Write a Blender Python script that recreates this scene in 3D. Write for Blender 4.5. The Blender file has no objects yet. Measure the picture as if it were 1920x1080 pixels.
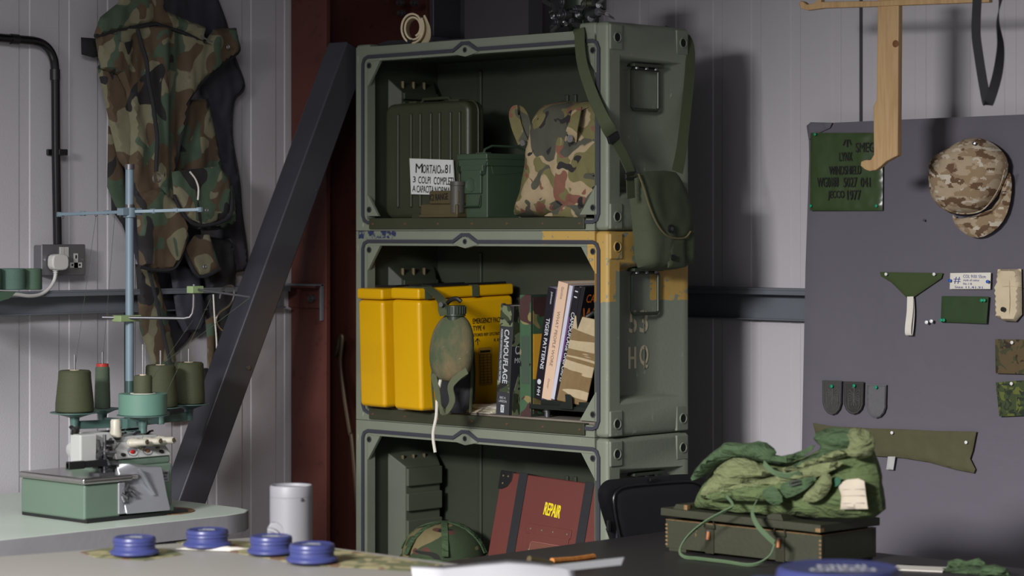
import bpy, bmesh, math, random
from mathutils import Vector, Matrix, noise, Euler
from mathutils.geometry import delaunay_2d_cdt
SC = bpy.context.scene
COL = SC.collection
PI = math.pi
# ---------------------------------------------------------------- camera
FPX = 4600.0; HOR = 435.0; CAMZ = 1.42
FW = Vector((-.690, .724, 0)).normalized(); RT = Vector((FW.y, -FW.x, 0))
CAM = Vector((0, 0, CAMZ))
cd = bpy.data.cameras.new('camera'); cam = bpy.data.objects.new('camera', cd); COL.objects.link(cam)
cam.location = CAM
cam.rotation_euler = (PI/2, 0, math.atan2(FW.y, FW.x) - PI/2)
cd.sensor_width = 36; cd.lens = FPX/1920*36; cd.shift_y = -(540-HOR)/1920
cd.clip_start = .05; cd.clip_end = 60
cd.dof.use_dof = True; cd.dof.focus_distance = 6.25; cd.dof.aperture_fstop = 3.2
SC.camera = cam
# ---------------------------------------------------------------- light and exposure
w = bpy.data.worlds.new('world'); SC.world = w; w.use_nodes = True
bg = w.node_tree.nodes['Background']; bg.inputs[0].default_value = (.94, .93, 1, 1); bg.inputs[1].default_value = .30
SC.view_settings.view_transform = 'Standard'; SC.view_settings.look = 'None'
SC.view_settings.exposure = 0.0; SC.view_settings.gamma = 1; SC.view_settings.use_curve_mapping = False
def area(name, loc, target, sx, sy, power, col, spread=130):
    l = bpy.data.lights.new(name, 'AREA'); l.shape = 'RECTANGLE'; l.size = sx; l.size_y = sy
    l.energy = power; l.color = col; l.spread = math.radians(spread)
    o = bpy.data.objects.new(name, l); COL.objects.link(o); o.location = loc
    o.rotation_euler = (Vector(target)-Vector(loc)).to_track_quat('-Z', 'Y').to_euler()
    return o
area('key_fill_light', (-2.75, -.75, 2.45), (-3.1, 5.35, -3.6), 1.0, .6, 205, (1, .97, .96), 90)
area('key_fill_light', (-3.1, 2.1, 2.55), (-5.2, 3.6, .45), .9, .5, 7, (1, .97, .97), 84)  # fill lamp added to brighten the lower left wall, no fixture known there
# ---------------------------------------------------------------- helpers
def lin(c):
    c = c/255.0
    return c/12.92 if c <= .04045 else ((c+.055)/1.055)**2.4
def rgb(c, k=1.0): return (min(1, lin(c[0])*k), min(1, lin(c[1])*k), min(1, lin(c[2])*k), 1)
class NT:
    def __init__(s, name):
        s.m = bpy.data.materials.new(name); s.m.use_nodes = True
        s.t = s.m.node_tree; s.b = s.t.nodes['Principled BSDF']
        s.tc = s.t.nodes.new('ShaderNodeTexCoord').outputs['Object']
    def link(s, a, b): s.t.links.new(a, b)
    def math(s, op, a, b=0.0, c=None):
        n = s.t.nodes.new('ShaderNodeMath'); n.operation = op
        for i, v in enumerate((a, b) if c is None else (a, b, c)):
            if isinstance(v, (int, float)): n.inputs[i].default_value = v
            else: s.link(v, n.inputs[i])
        return n.outputs[0]
    def noise(s, scale, detail=2, rough=.5, dist=0, vec=None, off=None, stretch=None):
        v = vec or s.tc
        if off or stretch:
            mp = s.t.nodes.new('ShaderNodeMapping'); s.link(v, mp.inputs[0])
            mp.inputs[1].default_value = off or (0, 0, 0); mp.inputs[3].default_value = stretch or (1, 1, 1); v = mp.outputs[0]
        n = s.t.nodes.new('ShaderNodeTexNoise'); s.link(v, n.inputs['Vector'])
        n.inputs['Scale'].default_value = scale; n.inputs['Detail'].default_value = detail
        n.inputs['Roughness'].default_value = rough; n.inputs['Distortion'].default_value = dist
        return n.outputs[0]
    def mix(s, f, a, b):
        n = s.t.nodes.new('ShaderNodeMix'); n.data_type = 'RGBA'
        if isinstance(f, (int, float)): n.inputs[0].default_value = f
        else: s.link(f, n.inputs[0])
        for i, v in ((6, a), (7, b)):
            if isinstance(v, tuple): n.inputs[i].default_value = v
            else: s.link(v, n.inputs[i])
        return n.outputs[2]
    def step(s, v, lo, hi):
        n = s.t.nodes.new('ShaderNodeMapRange'); s.link(v, n.inputs[0])
        n.inputs[1].default_value = lo; n.inputs[2].default_value = hi
        return n.outputs[0]
    def bump(s, h, strength, dist=.002):
        n = s.t.nodes.new('ShaderNodeBump'); s.link(h, n.inputs['Height'])
        n.inputs['Strength'].default_value = strength; n.inputs['Distance'].default_value = dist
        if s.b.inputs['Normal'].is_linked: s.link(s.b.inputs['Normal'].links[0].from_socket, n.inputs['Normal'])
        s.link(n.outputs[0], s.b.inputs['Normal'])
    def xyz(s):
        n = s.t.nodes.new('ShaderNodeSeparateXYZ'); s.link(s.tc, n.inputs[0]); return n.outputs
    def done(s, col, rough=.6, metal=0):
        if isinstance(col, tuple): s.b.inputs['Base Color'].default_value = col
        else: s.link(col, s.b.inputs['Base Color'])
        s.b.inputs['Roughness'].default_value = rough; s.b.inputs['Metallic'].default_value = metal
        return s.m
def mat(name, c, rough=.6, metal=0, var=.12, vs=9, bump=0, bs=250, wear=None, wt=.66, ws=35, stretch=None, spec=None):
    s = NT(name)
    col = s.mix(s.noise(vs, 4), rgb(c, 1-var), rgb(c, 1+var))
    if wear:
        f = s.step(s.noise(ws, 5, .65, stretch=stretch), wt, wt+.04)
        col = s.mix(f, col, rgb(wear))
    if bump: s.bump(s.noise(bs, 2), bump)
    m = s.done(col, rough, metal)
    if spec is not None: s.b.inputs['Specular IOR Level'].default_value = spec
    return m
def camo(name, base, layers, rough=.85, pixel=0, weave=.25):
    s = NT(name); v = s.tc
    if pixel:
        n = s.t.nodes.new('ShaderNodeVectorMath'); n.operation = 'SNAP'; s.link(v, n.inputs[0]); n.inputs[1].default_value = (pixel,)*3; v = n.outputs[0]
    col = rgb(base)
    for i, (c, th, sc, st) in enumerate(layers):
        f = s.step(s.noise(sc, 1.5, .45, .9 if not pixel else 0, vec=v, off=(i*3.7+.3, i*1.9, i*5.3), stretch=st), th, th+.008)
        col = s.mix(f, col, rgb(c))
    col = s.mix(s.math('MULTIPLY', s.noise(60, 3), .25), col, rgb((40, 38, 34)))
    if weave: s.bump(s.noise(500, 1), weave, .001)
    s.bump(s.noise(22, 3), .35, .006)
    return s.done(col, rough)
class MB:
    """collects shapes into one mesh"""
    def __init__(s): s.v = []; s.f = []; s.M = Matrix()
    def add(s, vs, fs, M=None):
        n = len(s.v); M = s.M @ M if M else s.M
        s.v += [M @ Vector(p) for p in vs]; s.f += [tuple(i+n for i in f) for f in fs]; return s
    def box(s, x0, x1, y0, y1, z0, z1, M=None):
        return s.add([(x, y, z) for x in (x0, x1) for y in (y0, y1) for z in (z0, z1)],
                     [(0, 1, 3, 2), (4, 6, 7, 5), (0, 4, 5, 1), (2, 3, 7, 6), (0, 2, 6, 4), (1, 5, 7, 3)], M)
    def cyl(s, a, b, r, r2=None, n=20, cap=True):
        a = Vector(a); b = Vector(b); r2 = r if r2 is None else r2
        d = (b-a).normalized(); u = d.orthogonal().normalized(); w_ = d.cross(u)
        vs = []
        for p, q in ((a, r), (b, r2)):
            for i in range(n):
                t = 2*PI*i/n; vs.append(p + u*math.cos(t)*q + w_*math.sin(t)*q)
        fs = [(i, (i+1) % n, n+(i+1) % n, n+i) for i in range(n)]
        if cap: fs += [tuple(range(n-1, -1, -1)), tuple(range(n, 2*n))]
        return s.add(vs, fs)
    def ring(s, c, nrm, R, r, n=28, m=8):
        nrm = Vector(nrm).normalized(); u = nrm.orthogonal().normalized(); w_ = nrm.cross(u); c = Vector(c)
        vs = []; fs = []
        for i in range(n):
            t = 2*PI*i/n; d = u*math.cos(t)+w_*math.sin(t)
            for j in range(m):
                q = 2*PI*j/m; vs.append(c + d*(R+r*math.cos(q)) + nrm*r*math.sin(q))
        for i in range(n):
            for j in range(m):
                fs.append((i*m+j, ((i+1) % n)*m+j, ((i+1) % n)*m+(j+1) % m, i*m+(j+1) % m))
        return s.add(vs, fs)
    def tube(s, pts, r, n=10, closed=False, rs=None):
        pts = [Vector(p) for p in pts]; k = len(pts); vs = []; fs = []; pu = None
        for i, p in enumerate(pts):
            a = pts[(i-1) % k] if (i or closed) else p; b = pts[(i+1) % k] if (i < k-1 or closed) else p
            d = (b-a).normalized()
            if pu is None: u = d.orthogonal().normalized()
            else:
                u = pu - d*pu.dot(d); u = u.normalized() if u.length > 1e-6 else d.orthogonal().normalized()
            pu = u; w_ = d.cross(u); q = rs[i] if rs else r
            vs += [p + u*math.cos(2*PI*j/n)*q + w_*math.sin(2*PI*j/n)*q for j in range(n)]
        for i in range(k if closed else k-1):
            i2 = (i+1) % k
            fs += [(i*n+j, i*n+(j+1) % n, i2*n+(j+1) % n, i2*n+j) for j in range(n)]
        if not closed: fs += [tuple(range(n-1, -1, -1)), tuple(range((k-1)*n, k*n))]
        return s.add(vs, fs)
    def lathe(s, prof, c=(0, 0, 0), axis=(0, 0, 1), n=32):
        c = Vector(c); q = Vector((0, 0, 1)).rotation_difference(Vector(axis).normalized())
        vs = []; fs = []; k = len(prof)
        for r, z in prof:
            for j in range(n):
                t = 2*PI*j/n; vs.append(c + q @ Vector((r*math.cos(t), r*math.sin(t), z)))
        for i in range(k-1):
            fs += [(i*n+j, i*n+(j+1) % n, (i+1)*n+(j+1) % n, (i+1)*n+j) for j in range(n)]
        if prof[0][0] > 1e-5: fs.append(tuple(range(n-1, -1, -1)))
        if prof[-1][0] > 1e-5: fs.append(tuple(range((k-1)*n, k*n)))
        return s.add(vs, fs)
    def prism(s, poly, y0, y1, M=None):
        """poly of (x,z); extruded from y0 (front) to y1"""
        poly = [(p[0], p[-1]) for p in poly]; n = len(poly)
        vs = [(x, y0, z) for x, z in poly]+[(x, y1, z) for x, z in poly]
        fs = [tuple(range(n)), tuple(range(2*n-1, n-1, -1))]+[(i, n+i, n+(i+1) % n, (i+1) % n) for i in range(n)]
        return s.add(vs, fs, M)
    def ribbon(s, pts, wv, width, th=.0015):
        """flat strap; wv = width direction (or list)"""
        pts = [Vector(p) for p in pts]; k = len(pts); vs = []; fs = []
        for i, p in enumerate(pts):
            a = pts[max(i-1, 0)]; b = pts[min(i+1, k-1)]; d = (b-a).normalized()
            wd = Vector(wv[i] if isinstance(wv, list) else wv); wd = (wd - d*wd.dot(d)).normalized(); nn = d.cross(wd)
            ww = width[i] if isinstance(width, list) else width
            vs += [p+wd*ww/2+nn*th/2, p-wd*ww/2+nn*th/2, p-wd*ww/2-nn*th/2, p+wd*ww/2-nn*th/2]
        for i in range(k-1):
            for j in range(4): fs.append((i*4+j, i*4+(j+1) % 4, i*4+4+(j+1) % 4, i*4+4+j))
        fs += [(3, 2, 1, 0), (k*4-4, k*4-3, k*4-2, k*4-1)]
        return s.add(vs, fs)
    def pillow(s, poly, y, h, back=.004, step=.012, edge=.03, wr=.0, wsx=(20, 20), seed=0, hf=None):
        """cloth-like swelling shape on outline poly (x,z): front bulges h towards -y from plane y"""
        poly = dens([(p[0], p[-1]) for p in poly], step); n = len(poly)
        xs = [p[0] for p in poly]; zs = [p[1] for p in poly]
        pts = [Vector(p) for p in poly]
        gx = min(xs)
        row = 0
        z = min(zs)
        def dist(px_, pz_):
            m = 1e9
            for i in range(n):
                ax, az = poly[i]; bx, bz = poly[(i+1) % n]; dx = bx-ax; dz = bz-az; L = dx*dx+dz*dz or 1e-12
                t = max(0, min(1, ((px_-ax)*dx+(pz_-az)*dz)/L)); q = (px_-ax-dx*t)**2+(pz_-az-dz*t)**2
                if q < m: m = q
            return math.sqrt(m)
        def inside(x_, z_):
            c = False; j = n-1
            for i in range(n):
                if (poly[i][1] > z_) != (poly[j][1] > z_) and x_ < (poly[j][0]-poly[i][0])*(z_-poly[i][1])/(poly[j][1]-poly[i][1])+poly[i][0]: c = not c
                j = i
            return c
        while z < max(zs):
            x = min(xs)+(row % 2)*step/2
            while x < max(xs):
                if inside(x, z) and dist(x, z) > step*.5: pts.append(Vector((x, z)))
                x += step
            z += step*.87; row += 1
        V, E, Fc, _, _, _ = delaunay_2d_cdt(pts, [(i, (i+1) % n) for i in range(n)], [], 1, 1e-6)
        fv = []; bv = []
        for p in V:
            d = dist(p.x, p.y); q = min(d/edge, 1); k = math.sqrt(max(0, 1-(1-q)**2))
            hh = h*k
            if wr: hh += wr*k*(noise.noise(Vector((p.x*wsx[0]+seed*7.1, p.y*wsx[1]+seed*3.3, seed))) + .5*noise.noise(Vector((p.x*wsx[0]*2.3, p.y*wsx[1]*2.3, seed+5))))
            if hf: hh += k*hf(p.x, p.y)
            fv.append((p.x, y-max(hh, 0)-.0008, p.y)); bv.append((p.x, y+back*k+.0008, p.y))
        m = len(V)
        fs = [tuple(f) for f in Fc]+[tuple(i+m for i in reversed(f)) for f in Fc]
        cnt = {}
        for f in Fc:
            for i in range(len(f)):
                a, b = f[i], f[(i+1) % len(f)]; cnt[(a, b)] = 1
        for (a, b) in cnt:
            if (b, a) not in cnt: fs.append((b, a, a+m, b+m))
        return s.add(fv+bv, fs)
    def build(s, name, m, parent=None, bevel=0, smooth=None, sub=0, seg=2):
        me = bpy.data.meshes.new(name); me.from_pydata([tuple(v) for v in s.v], [], s.f)
        bm = bmesh.new(); bm.from_mesh(me); bmesh.ops.recalc_face_normals(bm, faces=bm.faces[:]); bm.to_mesh(me); bm.free()
        me.materials.append(m)
        o = bpy.data.objects.new(name, me); COL.objects.link(o)
        if parent: o.parent = parent.o if isinstance(parent, Th) else parent
        if smooth is None: smooth = True
        if smooth:
            for p in me.polygons: p.use_smooth = True
            e = o.modifiers.new('ws', 'WEIGHTED_NORMAL') if bevel else None
            if not bevel and not sub:
                try: me.set_sharp_from_angle(angle=math.radians(38))
                except Exception: pass
        if bevel:
            b = o.modifiers.new('bevel', 'BEVEL'); b.width = bevel; b.segments = seg; b.limit_method = 'ANGLE'; b.angle_limit = math.radians(40)
            o.modifiers.remove(e); o.modifiers.new('wn', 'WEIGHTED_NORMAL')
        if sub:
            b = o.modifiers.new('sub', 'SUBSURF'); b.levels = sub; b.render_levels = sub
        return o
def dens(poly, step):
    out = []
    n = len(poly)
    for i in range(n):
        a = poly[i]; b = poly[(i+1) % n]; L = math.hypot(b[0]-a[0], b[1]-a[1]); k = max(1, int(round(L/step)))
        for j in range(k): out.append((a[0]+(b[0]-a[0])*j/k, a[1]+(b[1]-a[1])*j/k))
    return out
def rnd(poly, it=1):
    """corner cutting"""
    for _ in range(it):
        q = []
        n = len(poly)
        for i in range(n):
            a = poly[i]; b = poly[(i+1) % n]
            q.append((a[0]*.75+b[0]*.25, a[-1]*.75+b[-1]*.25)); q.append((a[0]*.25+b[0]*.75, a[-1]*.25+b[-1]*.75))
        poly = q
    return poly
def spl(pts, k=6):
    """catmull-rom through 3D points"""
    pts = [Vector(p) for p in pts]; out = []
    for i in range(len(pts)-1):
        p0 = pts[max(i-1, 0)]; p1 = pts[i]; p2 = pts[i+1]; p3 = pts[min(i+2, len(pts)-1)]
        for j in range(k):
            t = j/k
            out.append(.5*((2*p1)+(-p0+p2)*t+(2*p0-5*p1+4*p2-p3)*t*t+(-p0+3*p1-3*p2+p3)*t**3))
    out.append(pts[-1]); return out
def ray(px, py): return FW + RT*((px-960)/FPX) + Vector((0, 0, -(py-HOR)/FPX))
def atX(px, py, X): r = ray(px, py); return CAM + r*(X/r.x)
def atY(px, py, Y): r = ray(px, py); return CAM + r*(Y/r.y)
def atZ(px, py, Z): r = ray(px, py); return CAM + r*((Z-CAMZ)/r.z)
def atD(px, py, d): return CAM + ray(px, py)*d
class Th:
    """a thing: an Empty at its base; rz is a yaw in degrees, rx/ry optional tilts; local -y faces the room"""
    def __init__(s, name, label, cat, loc, rz=0, group=None, rx=0, ry=0):
        s.o = bpy.data.objects.new(name, None); COL.objects.link(s.o); s.o.empty_display_size = .05
        s.o.rotation_euler = (math.radians(rx), math.radians(ry), math.radians(rz)); s.o.location = loc
        s.M = Matrix.Translation(Vector(loc)) @ s.o.rotation_euler.to_matrix().to_4x4(); s.I = s.M.inverted()
        s.o['label'] = label; s.o['category'] = cat
        if group: s.o['group'] = group
    def px(s, x, y, off=0):
        """point where the sight line meets the local plane y = -off"""
        c = s.I @ CAM; d = (s.I @ (CAM+ray(x, y))) - c; t = (-off-c.y)/d.y; return c+d*t
    def poly(s, pts, off=0): return [s.px(x, y, off) for x, y in pts]
    def loc(s, p): return s.I @ Vector(p)
def solo(o, label, cat, group=None, kind=None):
    o['label'] = label; o['category'] = cat
    if group: o['group'] = group
    if kind: o['kind'] = kind
    return o
_tc = {}
def text_mesh(st):
    if st in _tc: return _tc[st]
    cu = bpy.data.curves.new('lettering', 'FONT'); cu.body = st; cu.resolution_u = 3
    o = bpy.data.objects.new('lettering', cu); COL.objects.link(o)
    dg = bpy.context.evaluated_depsgraph_get(); me = bpy.data.meshes.new_from_object(o.evaluated_get(dg))
    vs = [v.co.copy() for v in me.vertices]; fs = [tuple(p.vertices) for p in me.polygons]
    bpy.data.objects.remove(o); bpy.data.meshes.remove(me); bpy.data.curves.remove(cu)
    x0 = min(v.x for v in vs); x1 = max(v.x for v in vs); y0 = min(v.y for v in vs); y1 = max(v.y for v in vs)
    r = ([((v.x-x0)/(x1-x0), (v.y-y0)/(y1-y0)) for v in vs], fs); _tc[st] = r; return r
def letter(mb, st, x, z, w_, h, y=0, rot=0, bold=0, shear=0, M=None):
    """flat letters in the local xz plane facing -y; (x,z) lower left of the word, rot in degrees"""
    vs, fs = text_mesh(st); c = math.cos(math.radians(rot)); s_ = math.sin(math.radians(rot))
    offs = [(0, 0)] if not bold else [(0, 0), (bold, 0), (0, bold), (bold, bold)]
    for k, (bx, bz) in enumerate(offs):
        V = []
        for a, b in vs:
            u = a*w_+bx+shear*b*h; v = b*h+bz; V.append((x+u*c-v*s_, y-k*.00003, z+u*s_+v*c))
        mb.add(V, fs, M)
# ---------------------------------------------------------------- materials
WALL = mat('white_cladding', (184, 181, 187), .55, 0, .05, 3, .25, 220)
WDK = mat('seam_grey', (60, 60, 64), .6)
RAILM = mat('galvanised_rail', (112, 118, 126), .45, .3, .15, 6, .1, 90)
REDO = mat('red_oxide_paint', (84, 42, 34), .6, 0, .22, 7, .15, 60, wear=(70, 34, 30), wt=.6)
BRACE = mat('dark_grey_tube_paint', (62, 62, 70), .38, .1, .1, 9, .05, 90, wear=(95, 95, 102), wt=.74)
FLOORM = mat('grey_floor', (110, 108, 105), .6, 0, .15, 4)
CEILM = mat('ceiling_sheet', (70, 70, 72), .7)
CASE = mat('worn_olive_case_paint', (120, 127, 112), .52, 0, .1, 6, .2, 120, wear=(158, 164, 150), wt=.655, ws=26, stretch=(2.2, 2.2, .7))
CASEIN = mat('olive_case_inside', (54, 60, 48), .55, 0, .12, 5, .2, 90)  # darkened below the outer paint: shade inside the cases put into the colour
GASK = mat('dark_gasket_rubber', (60, 60, 70), .5)
BLACK = mat('black_plastic', (24, 24, 26), .38, 0, .1)
BLK2 = mat('black_webbing', (30, 30, 34), .8, 0, .2, 40, .4, 400)
HOLE = mat('dark_hole', (10, 10, 10), .9)
STEEL = mat('bare_steel', (170, 170, 172), .3, .9, .15, 20)
STEELD = mat('dull_steel', (110, 110, 114), .4, .8, .2, 20)
BRASS = mat('brass_bolt', (96, 86, 60), .5, .3)
OLIVE = mat('olive_drab_paint', (56, 59, 43), .42, 0, .18, 8, .12, 80, wear=(100, 100, 78), wt=.71, ws=28)
AMMO = mat('ammo_can_green', (62, 80, 62), .42, 0, .08, 8, .05, 90)
BROWNO = mat('brown_olive_paint', (78, 70, 46), .5, 0, .15, 20)
WEB = mat('olive_webbing', (66, 74, 50), .85, 0, .12, 60, .4, 500)
WEBL = mat('faded_green_webbing', (92, 116, 84), .85, 0, .12, 60, .4, 500)
CANV = mat('olive_canvas', (66, 74, 54), .85, 0, .12, 30, .35, 420)
CREAM = mat('cream_canvas', (205, 190, 160), .9, 0, .08, 30, .4, 400)
YEL = mat('yellow_plastic', (216, 166, 6), .34, 0, .05, 5, .04, 60)
WHT = mat('white_enamel', (205, 208, 205), .45, 0, .05)
INK = mat('black_ink', (22, 22, 22), .7)
PAPER = mat('white_paper', (222, 218, 208), .8, 0, .04)
WOODG = mat('grey_worn_plywood', (120, 112, 102), .8, 0, .3, 12, .4, 60, stretch=(1, 8, 8))
PINE = None
def wood(name, a, b, sc=9, st=(1, 1, .08), rough=.55):
    s = NT(name); f = s.noise(sc*6, 4, .6, 1.5, stretch=st); col = s.mix(s.step(f, .35, .7), rgb(a), rgb(b)); s.bump(f, .15, .001); return s.done(col, rough)
PINE = wood('varnished_pine', (190, 158, 114), (168, 134, 92))
CRATE = mat('green_painted_crate_wood', (48, 51, 34), .62, 0, .14, 12, .3, 90, wear=(150, 120, 72), wt=.72, ws=18, stretch=(1, 1, .35))
BARE = wood('bare_crate_wood', (140, 112, 74), (100, 78, 50))
MINT = mat('mint_green_enamel', (92, 111, 97), .35, 0, .06, 8)
MINTT = mat('mint_table_laminate', (176, 188, 177), .4, 0, .08, 6, wear=(120, 130, 118), wt=.72, ws=20)
MWHT = mat('white_machine_enamel', (168, 170, 168), .3, 0, .04)
IVORY = mat('ivory_plastic', (176, 172, 158), .4, 0, .03)
SILV = mat('silver_cover', (160, 162, 168), .32, .6, .08)
CHROME = mat('chrome_plate', (180, 176, 174), .18, .95, .06)
TAPE = mat('grey_duct_tape', (136, 136, 140), .5, 0, .16, 14, .2, 60)
TEAL = mat('teal_painted_metal', (80, 108, 103), .45, .1, .12)
BLUEP = mat('pale_blue_pole_paint', (112, 130, 142), .45, .1, .15, 20, wear=(130, 110, 90), wt=.72)
def thread(name, c):
    s = NT(name)
    wv = s.t.nodes.new('ShaderNodeTexWave'); wv.bands_direction = 'Z'; s.link(s.tc, wv.inputs[0]); wv.inputs['Scale'].default_value = 150; wv.inputs['Distortion'].default_value = 3; wv.inputs['Detail'].default_value = 3
    n2 = s.noise(14, 3, .6, stretch=(.4, .4, 4)); col = s.mix(s.math('MULTIPLY', wv.outputs[1], .5), rgb(c, 1.0), rgb(c, .62)); col = s.mix(s.math('MULTIPLY', n2, .35), col, rgb(c, 1.7)); s.bump(wv.outputs[1], .5, .001)
    return s.done(col, .7)
THR = thread('olive_thread', (62, 66, 44)); THR2 = thread('sage_thread', (72, 86, 68)); THR3 = thread('teal_thread', (70, 96, 86)); THR4 = thread('forest_thread', (60, 84, 66))
TEALT = mat('teal_tape_roll', (84, 120, 106), .6, 0, .06, 20)
SOCK = mat('grey_metal_socket', (120, 120, 124), .38, .6, .06)
PLUGM = mat('white_plastic', (190, 189, 186), .4, 0, .03)
BOARD = NT('grey_board_cloth')
_c = BOARD.mix(BOARD.noise(3, 3), rgb((94, 90, 100)), rgb((102, 98, 108)))
BOARD.bump(BOARD.noise(2.4, 4, .6, .8), .6, .02); BOARD.bump(BOARD.noise(420, 1), .25, .001)
BOARD = BOARD.done(_c, .85)
NAVY = mat('blue_plastic', (54, 60, 108), .35, 0, .06, spec=.4)
LTXT = mat('pale_print', (196, 200, 206), .6)
WOODL = camo('woodland_camo', (88, 72, 54), [((126, 122, 98), .53, 10, (1, 1, .8)), ((72, 90, 72), .545, 11, (1, 1, .75)), ((36, 34, 36), .615, 12, (1, 1, .6))])
DPM = camo('british_woodland_camo', (122, 112, 76), [((52, 68, 42), .42, 10, (.7, 1, 1.2)), ((88, 52, 40), .60, 11, (.7, 1, 1.2)), ((26, 28, 24), .63, 12, (.7, 1, 1.3))])
VEGET = camo('italian_camo', (170, 152, 120), [((116, 110, 70), .46, 13, None), ((128, 84, 68), .56, 15, None), ((80, 80, 68), .56, 12, None), ((38, 34, 36), .66, 20, None)])
MARP = camo('desert_digital_camo', (176, 158, 132), [((150, 128, 100), .52, 24, (1, 1, 1.9)), ((104, 78, 54), .585, 26, (1, 1, 2)), ((200, 190, 172), .60, 34, (1, 1, 1.8))], pixel=.003)
DDPM = camo('desert_camo_print', (186, 168, 132), [((122, 96, 48), .53, 12, (.35, .35, 1.7))], .6, weave=0)
FLECK = camo('brown_camo_swatch', (92, 78, 50), [((64, 66, 40), .54, 34, None), ((50, 38, 26), .60, 46, None)])
FLEC2 = camo('green_fleck_swatch', (58, 72, 36), [((96, 104, 44), .57, 52, None), ((34, 44, 30), .55, 60, None)])
DPMB = camo('dpm_print', (140, 128, 84), [((66, 98, 70), .44, 12, None), ((74, 48, 48), .57, 13, None), ((28, 30, 30), .66, 14, None)], .5, weave=0)
FLORA = camo('leaf_camo_print', (118, 128, 98), [((60, 70, 48), .5, 26, None), ((36, 36, 34), .58, 28, None)], .5, weave=0)
def crumpled(m):
    t = m.node_tree; b = t.nodes['Principled BSDF']; tc = t.nodes.new('ShaderNodeTexCoord'); mp = t.nodes.new('ShaderNodeMapping'); t.links.new(tc.outputs['Object'], mp.inputs[0]); mp.inputs[3].default_value = (1, 1, 2.4); mp.inputs[2].default_value = (0, .25, 0)
    n = t.nodes.new('ShaderNodeTexNoise'); t.links.new(mp.outputs[0], n.inputs['Vector']); n.inputs['Scale'].default_value = 17; n.inputs['Detail'].default_value = 4; n.inputs['Distortion'].default_value = 1.2
    bp = t.nodes.new('ShaderNodeBump'); bp.inputs['Strength'].default_value = .9; bp.inputs['Distance'].default_value = .022; t.links.new(n.outputs[0], bp.inputs['Height'])
    t.links.new(b.inputs['Normal'].links[0].from_socket, bp.inputs['Normal']); t.links.new(bp.outputs[0], b.inputs['Normal']); return m
GRCL = mat('green_cloth', (86, 102, 62), .88, 0, .16, 14, .35, 420)
GRCL2 = mat('pale_green_cloth', (112, 120, 82), .88, 0, .16, 14, .35, 420)
GRDK = mat('dark_green_cloth', (64, 86, 56), .85, 0, .2, 14, .35, 420)
for m_ in (GRCL, GRCL2, GRDK): crumpled(m_)
# ---------------------------------------------------------------- setting
XL = -5.305; YB = 5.35
def struct(o): o['kind'] = 'structure'; return o
def ribbed(length0, length1, z0, z1, phase, period, gw, gd, flip):
    """profiled cladding sheet; u runs along the wall"""
    mb = MB(); us = [(length0, 0)]
    k = math.ceil((length0-phase)/period); u = phase+k*period
    while u+gw < length1:
        us += [(u, 0), (u+.003, gd), (u+gw-.003, gd), (u+gw, 0)]; u += period
    us.append((length1, 0)); vs = []
    for u, d in us:
        for z in (z0, z1): vs.append((XL-d, u, z) if flip else (u, YB+d, z))
    n = len(us)
    fs = [(2*i, 2*i+1, 2*i+3, 2*i+2) for i in range(n-1)]
    for u in (length0, length1): 
        for z in (z0, z1): vs.append((XL-.08, u, z) if flip else (u, YB+.08, z))
    m = 2*n
    fs += [(m, m+1, m+3, m+2), (0, m, m+1, 1), (2*n-2, 2*n-1, m+3, m+2)]
    return mb.add(vs, fs)
struct(ribbed(-2.0, YB, 0, 3.2, 3.716, .125, .036, .0022, True).build('wall_left', WALL, smooth=False))
struct(ribbed(XL, 3.0, 0, 3.2, -4.055, .135, .036, .0025, False).build('wall_back', WALL, smooth=False))
struct(MB().box(XL-.08, 3, -2, YB+.08, -.1, 0).build('floor', FLOORM, smooth=False))
struct(MB().box(XL-.08, 3, -2, YB+.08, 3.2, 3.3).build('ceiling', CEILM, smooth=False))
# horizontal sheeting rails
b = MB()
b.box(XL, XL+.055, -2, 4.60, 1.262, 1.267).box(XL+.050, XL+.055, -2, 4.60, 1.252, 1.262)
b.box(XL, XL+.012, -2, 4.60, 1.205, 1.262).box(XL, XL+.035, -2, 4.60, 1.205, 1.209)
struct(b.build('trim_1', RAILM, bevel=.001))
b = MB()
b.box(XL+.3, 3, YB-.06, YB, 1.262, 1.268).box(XL+.3, 3, YB-.06, YB-.055, 1.250, 1.262)
b.box(XL+.3, 3, YB-.012, YB, 1.180, 1.262).box(XL+.3, 3, YB-.035, YB, 1.180, 1.184)
struct(b.build('trim_2', RAILM, bevel=.001))
p = atY(1614, 100, YB-.003)
struct(MB().box(p.x-.004, p.x+.004, YB-.004, YB, 0, 3.2).build('trim_3', WDK))
p = atX(236, 600, XL)
struct(MB().box(XL, XL+.006, p.y-.006, p.y+.004, 0, 1.205).build('trim_4', WDK))
# steel column
c = Th('steel_column', 'dark red oxide steel column between the left wall and the stacked cases', 'column', (-5.225, 4.80, 0))
MB().box(-.075, .075, -.155, -.140, 0, 3.2).box(-.006, .006, -.14, .24, 0, 3.2).box(-.075, .075, .24, .255, 0, 3.2).build('column_body', REDO, c, bevel=.001)
b = MB()
b.box(-.078, .055, -.163, -.155, 1.205, 1.262).box(-.078, .06, -.185, -.155, 1.262, 1.268).box(.052, .060, -.16, -.155, 1.19, 1.262)
b.build('rail_cleat', REDO, c, bevel=.001)
e = MB().box(-.078, .066, -.187, -.155, 1.268, 1.273).box(.058, .066, -.165, -.157, 1.17, 1.272).build('grey_paint_edge', RAILM, c)
MB().cyl((.03, -.163, 1.232), (.03, -.173, 1.232), .011, n=6).cyl((.03, -.173, 1.232), (.03, -.182, 1.232), .006).build('bolt', STEELD, c)
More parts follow.
